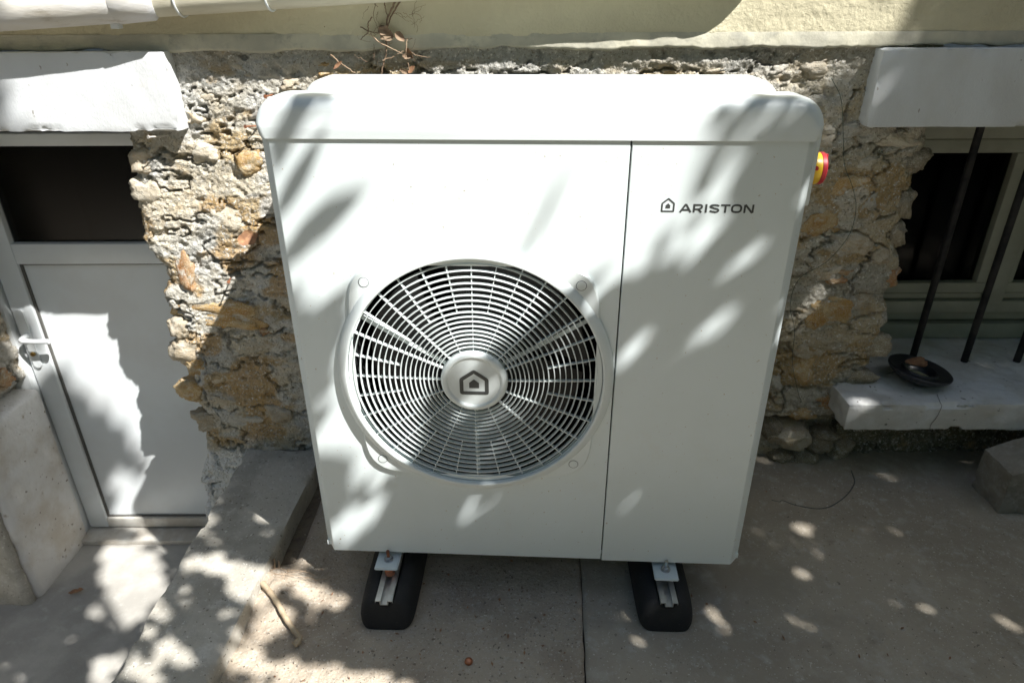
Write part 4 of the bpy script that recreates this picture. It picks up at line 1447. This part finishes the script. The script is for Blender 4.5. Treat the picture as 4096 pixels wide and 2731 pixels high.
for i, (u, v_, l, w) in enumerate([(885, 75, .036, .034), (917, 86, .030, .026), (942, 122, .030, .020), (936, 130, .026, .016), (946, 160, .024, .014), (930, 166, .030, .012), (893, 82, .026, .026), (776, 150, .03, .010), (880, 70, .026, .026)]):
    p = at_y(u, v_, 1.935) - Vector((-.31, 1.93, 1.25))
    rg = random.Random(i)
    dead_leaf(p, (R(80) + rg.uniform(-.4, .4), rg.uniform(-1, 1), rg.uniform(-.6, .6)), l, w, 20 + i, None, vine, 'leaf', 'vine' if i in (0, 1, 3, 5, 6, 8) else 'dead_leaf')

# small debris scattered on the ground
parts = []
rg = random.Random(9)
for k in range(900):
    x = rg.uniform(-.64, .17) if k < 600 else rg.uniform(.2, 1.9)
    y = rg.uniform(.9, 1.9)
    r = rg.choice((.0010, .0013, .0016, .002, .0032)) * rg.uniform(.7, 1.3)
    v = [(x + r * rg.uniform(.6, 1.3), y, .004), (x, y + r * rg.uniform(.6, 1.3), .004), (x - r * rg.uniform(.6, 1.3), y, .004), (x, y - r * rg.uniform(.6, 1.3), .004),
         (x + rg.uniform(-.3, .3) * r, y + rg.uniform(-.3, .3) * r, .004 + r), (x, y, .002)]
    parts.append((v, [(0, 1, 4), (1, 2, 4), (2, 3, 4), (3, 0, 4), (1, 0, 5), (2, 1, 5), (3, 2, 5), (0, 3, 5)]))
v, f = merge_geo(parts)
tag(mobj('grit', v, f, M['pebble']), 'loose grit scattered over the concrete ground', None, kind='stuff')

parts = []
rg = random.Random(19)
for k in range(110):
    x, y = rg.choice((rg.uniform(-.62, 1.9), rg.uniform(-.64, .2))), rg.choice((rg.uniform(.9, 1.9), rg.uniform(1.0, 1.4)))
    l, w_, a = rg.uniform(.003, .008), rg.uniform(.0012, .0035), rg.uniform(0, 6.28)
    c_, s_ = math.cos(a), math.sin(a)
    q = [(-l, 0, .0055), (0, w_, .008), (l, 0, .0075), (0, -w_, .0055)]
    parts.append(([(x + u * c_ - v_ * s_, y + u * s_ + v_ * c_, z) for u, v_, z in q], [(0, 1, 2), (0, 2, 3)]))
v, f = merge_geo(parts)
tag(mobj('leaf_litter', v, f, M['dead_leaf']), 'brown crumbs of dead leaves scattered over the concrete', None, kind='stuff')

# ================================================================== tree that shades the yard (stands behind the camera, to the right)
LV = np.array(LDIR)
SH = np.array(SUN)


def to_plane(P):                      # follow the sun's rays down to the plane of the heat pump's front
    k = (P[:, 1] - 1.4)
    return np.stack([P[:, 0] - k * LV[0], P[:, 2] - k * LV[2]], 1)


core = np.array([(-.60, 3.3), (1.60, 3.3), (1.54, 2.45), (1.36, 2.15), (1.02, 1.72), (.80, 1.50), (.55, 1.32), (.36, 1.20), (.25, 1.07), (.13, .95), (.07, .87), (-.05, .77),
                 (-.16, .70), (-.25, .64), (-.27, .52), (-.36, .48), (-.40, .56), (-.40, .70), (-.39, .82), (-.46, .88), (-.50, 1.0), (-.48, 1.15), (-.30, 1.30), (-.32, 1.56), (-.42, 1.72), (-.53, 1.86), (-.58, 2.0), (-.66, 2.3)])
spots = [  # gaps in the crown: x, z, half-width, half-height, tilt
    (-.66, .80, .10, .12, 0), (-.73, .57, .11, .12, .3), (-.92, .27, .10, .08, .4), (-1.13, -.18, .05, .035, .3), (-1.02, .08, .035, .03, 0), (-.82, .42, .08, .07, 0),
    (-.77, .11, .085, .055, 0), (-.80, -.04, .05, .045, 0), (-1.03, -.13, .04, .03, 0), (-1.13, -.41, .04, .035, .3), (-1.30, -.55, .05, .035, 0), (-1.2, -.3, .03, .025, 0),
    (-.62, .06, .05, .045, 0), (-.56, -.02, .04, .03, 0), (-.95, -.47, .07, .045, 0), (-.82, -.54, .10, .05, .2), (-.57, -.10, .032, .026, 0), (-.70, -.62, .08, .05, 0), (-.74, -.18, .03, .03, 0), (-.86, -.26, .03, .03, 0), (-1.0, -.62, .06, .04, 0),
    (-.445, .49, .028, .030, .6), (-.355, .37, .014, .016, 0), (-.405, .42, .013, .024, .5), (-.43, .235, .040, .022, .3), (-.40, .25, .018, .03, -.5), (-.12, .25, .022, .015, .5), (-.33, .55, .045, .045, 0), (-.30, .44, .02, .02, 0),
    (.35, .71, .026, .009, .75), (.385, .74, .014, .006, .75), (.29, .93, .007, .017, -.3), (.42, .88, .007, .018, -.4), (.34, 1.02, .009, .02, -.4), (.30, 1.12, .011, .022, -.4), (.40, 1.06, .006, .018, -.4), (.22, .68, .012, .012, 0), (.50, .70, .010, .014, 0), (.05, .30, .012, .012, 0),
    (-.50, 1.39, .045, .05, 0), (-.385, 1.42, .034, .045, -.4), (-.52, 1.22, .035, .05, 0), (-.49, 1.31, .035, .05, 0), (-.44, 1.36, .03, .025, 0),
    (1.22, .53, .018, .010, .3), (1.16, .42, .020, .010, .3), (1.20, .46, .014, .008, .3), (.36, -.28, .017, .011, .3), (1.00, -.17, .012, .008, .3), (1.22, -.06, .013, .008, .3), (.73, -.33, .011, .008, .3), (1.58, .53, .011, .007, .3), (.53, -.02, .014, .012, 0), (.95, -.10, .014, .012, 0), (1.1, .2, .014, .012, 0),
    (1.30, .30, .017, .011, .3), (1.38, .12, .017, .011, .3), (.88, .08, .017, .011, .3), (1.02, .33, .017, .011, .3), (1.45, .42, .017, .011, .3), (.60, -.22, .017, .011, .3), (1.12, -.28, .017, .011, .3), (.86, -.24, .017, .011, .3), (1.5, .02, .017, .011, .3), (1.34, -.22, .017, .011, .3), (1.73, 1.22, .024, .018, 0), (1.62, 2.50, .04, .05, -.5), (1.70, 2.52, .02, .03, 0), (1.50, 2.15, .03, .03, 0), (1.45, 2.0, .02, .02, 0),
    (-.75, 1.95, .06, .07, 0), 
]


def in_lit(Q, W=None, holes=True):
    x, z = Q[:, 0], Q[:, 1]
    if W is not None: x, z = x + W[:, 0], z + W[:, 1]
    inside = np.zeros(len(Q), dtype=bool)
    n = len(core)
    j = n - 1
    for i in range(n):
        xi, zi = core[i]; xj, zj = core[j]
        c = ((zi > z) != (zj > z)) & (x < (xj - xi) * (z - zi) / (zj - zi + 1e-12) + xi)
        inside ^= c
        j = i
    if not holes: return inside
    x, z = Q[:, 0], Q[:, 1]
    g = np.stack([x, z, x * 0], 1)
    left = sstep(-.40, -.55, x)                 # ragged, leaf-edged gaps over the low wall and the door well
    x = x + left * (fbm(g * 15, 2, 730) - .5) * .17
    z = z + left * (fbm(g * 15 + 5, 2, 740) - .5) * .17
    for (cx, cz, a, b, t) in spots:
        dx, dz = x - cx, z - cz
        c, s = math.cos(t), math.sin(t)
        inside |= ((dx * c + dz * s) / a) ** 2 + ((-dx * s + dz * c) / b) ** 2 < 1
    return inside


def make_leaves(n, xr, zr, sr, seed, size=(.034, .052)):
    rg = np.random.default_rng(seed)
    q = np.stack([rg.uniform(*xr, n), rg.uniform(*zr, n)], 1)
    s = rg.uniform(*sr, n)
    s = np.maximum(s, (2.15 - q[:, 1]) / SH[2] + rg.uniform(0, .9, n))     # no branch hangs below head height
    c = np.stack([q[:, 0], np.full(n, 1.4), q[:, 1]], 1) + SH[None, :] * s[:, None]
    nrm = np.stack([rg.normal(.25, .55, n), rg.normal(-.2, .55, n), np.abs(rg.normal(.9, .3, n))], 1)
    nrm /= np.linalg.norm(nrm, axis=1, keepdims=True)
    a = rg.normal(size=(n, 3)); a -= nrm * (a * nrm).sum(1, keepdims=True); a /= np.linalg.norm(a, axis=1, keepdims=True)
    b = np.cross(nrm, a)
    l = rg.uniform(*size, n)[:, None]
    w = l * rg.uniform(.5, .68, n)[:, None]
    shape = [(-1, 0), (-.55, .78), (.05, 1), (.6, .6), (1.1, 0), (.6, -.6), (.05, -1), (-.55, -.78)]
    V = np.stack([c + a * l * p + b * w * r - nrm * l * .12 * (p * p) for p, r in shape], 1)
    qq = np.stack([q[:, 0], q[:, 1], q[:, 0] * 0], 1)
    W = np.stack([fbm(qq * 5.5, 3, 700) - .5, fbm(qq * 5.5 + 9, 3, 710) - .5], 1) * .26 * sstep(-.25, 0, q[:, 0])[:, None]
    ok = np.ones(n, dtype=bool)
    for rad, pr in ((.09, .55), (.20, .42), (.32, .25)):
        nearb = np.zeros(n, dtype=bool)
        for t in np.linspace(0, 2 * math.pi, 9)[:-1]:
            nearb |= in_lit(q + rad * np.array([math.cos(t), math.sin(t)]), W, False)
        ok &= ~(nearb & (q[:, 0] > -.2) & (rg.uniform(0, 1, n) < pr))
    ok &= ~((q[:, 0] > .05) & (q[:, 0] < 1.2) & (q[:, 1] < 1.6) & (q[:, 1] > .55) & (fbm(qq * 7, 3, 720) > .50) & (rg.uniform(0, 1, n) < .55))
    for k in range(8): ok &= ~in_lit(to_plane(V[:, k]), W)
    ok &= ~in_lit(to_plane(c), W)
    for k in range(8):                 # edge midpoints, so that no leaf bridges a gap
        ok &= ~in_lit(to_plane((V[:, k] + c) / 2), W)
    return V[ok], c[ok]


sets = [make_leaves(22000, (-2.0, 3.7), (-1.0, 2.9), (3.0, 4.4), 1), make_leaves(3500, (-2.6, 4.5), (-1.2, 4.5), (3.2, 5.2), 2, (.04, .06)),
        make_leaves(6000, (-1.4, 1.9), (-.8, 1.5), (2.9, 3.9), 3, (.018, .026))]
# single leaves whose shadows fall on the sunlit panel
LV_ = []
for (x, z, l, w, ang, s) in [(-.445, 1.135, .036, .016, .95, 3.0), (-.405, 1.045, .045, .020, .55, 3.0), (-.455, 1.00, .03, .016, .6, 3.0), (-.455, 1.215, .028, .013, 1.1, 3.0),
                             (-.44, .80, .040, .030, .9, 3.0), (-.46, .73, .045, .034, .9, 2.9), (.03, 1.02, .03, .004, 1.2, 3.6), (-.02, .93, .02, .004, 1.2, 3.6)]:
    c = np.array([x, 1.4, z]) + SH * s
    nrm = np.array([.25, -.2, .95]); nrm /= np.linalg.norm(nrm)
    # direction whose shadow runs at the wanted angle on the panel
    tgt = np.array([math.cos(ang), 0, math.sin(ang)])
    a = tgt - SH * (tgt @ nrm) / (SH @ nrm)
    a /= max(np.linalg.norm(a), 1e-6); a = a
    b = np.cross(nrm, a)
    sc = l / max(np.linalg.norm(a - SH * 0), 1e-6)
    LV_.append(np.stack([c + a * l * 1.25 * p + b * w * 1.25 * r for p, r in [(-1, 0), (-.55, .78), (.05, 1), (.6, .6), (1.1, 0), (.6, -.6), (.05, -1), (-.55, -.78)]], 0))
Vl = np.concatenate([sets[0][0], sets[1][0], sets[2][0], np.array(LV_)])
cent = np.concatenate([sets[0][1], sets[1][1]])
tree = empty('tree', (2.95, -1.75, -.02))
tag(tree, 'leafy tree whose crown shades the yard, behind the viewer', 'tree')
TO = np.array(tree.location)
np_mesh('crown', (Vl - TO).reshape(-1, 3), np.arange(len(Vl) * 8).reshape(-1, 8), M['leaf'], tree, sm=False)
rg = random.Random(3)
fork = Vector((2.85, -1.6, 2.3))
parts = [tube_geo(curve_pts([Vector((2.95, -1.75, -.1)), Vector((2.9, -1.72, .8)), Vector((2.95, -1.62, 1.6)), fork], 5), [.13 - .05 * i / 15 for i in range(16)], 12)]
up_ = [Vector(c) for c in cent if c[2] > 2.6]
rg.shuffle(up_)
ends = []
for c in up_:
    if all((c - e).length > .75 for e in ends): ends.append(c)
    if len(ends) > 16: break
for e in ends:
    mid = fork.lerp(e, .5) + Vector((rg.uniform(-.1, .1), rg.uniform(-.25, 0), .35))
    cp = curve_pts([fork - Vector((0, 0, .1)), mid, e], 8)
    # limbs only where the crown is closed
    q = to_plane(np.array([tuple(c) for c in cp[3:]]))
    if in_lit(q).any(): continue
    parts.append(tube_geo(cp, [.06 - .052 * i / len(cp) for i in range(len(cp))], 7))
v, f = merge_geo(parts)
tr = mobj('trunk', [Vector(p) - Vector(TO) for p in v], f, M['bark'], tree, True)
bpy.context.view_layer.update()


# ================================================================== unseen hedges, added to block low sky light around the yard
def added_hedge(name, x0, x1, y0, y1, h, n, seed, label):
    rg = np.random.default_rng(seed)
    root = empty(name, ((x0 + x1) / 2, (y0 + y1) / 2, -.02))
    tag(root, label, 'added_hedge', 'unseen hedges added to block sky light')
    O = np.array(root.location)
    c = np.stack([rg.uniform(x0, x1, n), rg.uniform(y0, y1, n), rg.uniform(.05, h, n)], 1)
    c[:, 2] *= .8 + .4 * fbm(np.stack([c[:, 0] * .8, c[:, 1] * .8, c[:, 0] * 0], 1), 3, seed)
    nrm = rg.normal(size=(n, 3)); nrm /= np.linalg.norm(nrm, axis=1, keepdims=True)
    a = rg.normal(size=(n, 3)); a -= nrm * (a * nrm).sum(1, keepdims=True); a /= np.linalg.norm(a, axis=1, keepdims=True)
    b = np.cross(nrm, a)
    l = rg.uniform(.07, .11, n)[:, None]
    V = np.stack([c + a * l * p + b * l * .6 * r for p, r in [(-1, 0), (-.3, .9), (.5, .7), (1.1, 0), (.5, -.7), (-.3, -.9)]], 1)
    np_mesh('foliage', (V - O).reshape(-1, 3), np.arange(n * 6).reshape(-1, 6), M['leaf'], root, sm=False)
    st_ = []
    for k in range(int((x1 - x0 + y1 - y0) / .8)):
        p = Vector((rg.uniform(x0, x1), rg.uniform(y0, y1), -.05))
        st_.append(tube_geo([p, p + Vector((.05, 0, h * .4)), p + Vector((rg.uniform(-.2, .2), 0, h * .8))], [.03, .022, .008], 6))
    v, f = merge_geo(st_)
    mobj('stems', [Vector(q) - Vector(O) for q in v], f, M['bark'], root)


added_hedge('added_hedge', -7, 7, -4.6, -3.6, 4.8, 22000, 5, 'tall unseen greenery added behind the viewer to block low sky light')
added_hedge('added_hedge', 5.2, 6.2, -3.6, 2.6, 4.2, 9500, 6, 'unseen greenery added along the right side to block low sky light')
added_hedge('added_hedge', -6.4, -5.4, -3.6, 2.6, 4.2, 9500, 7, 'unseen greenery added along the left side to block low sky light')
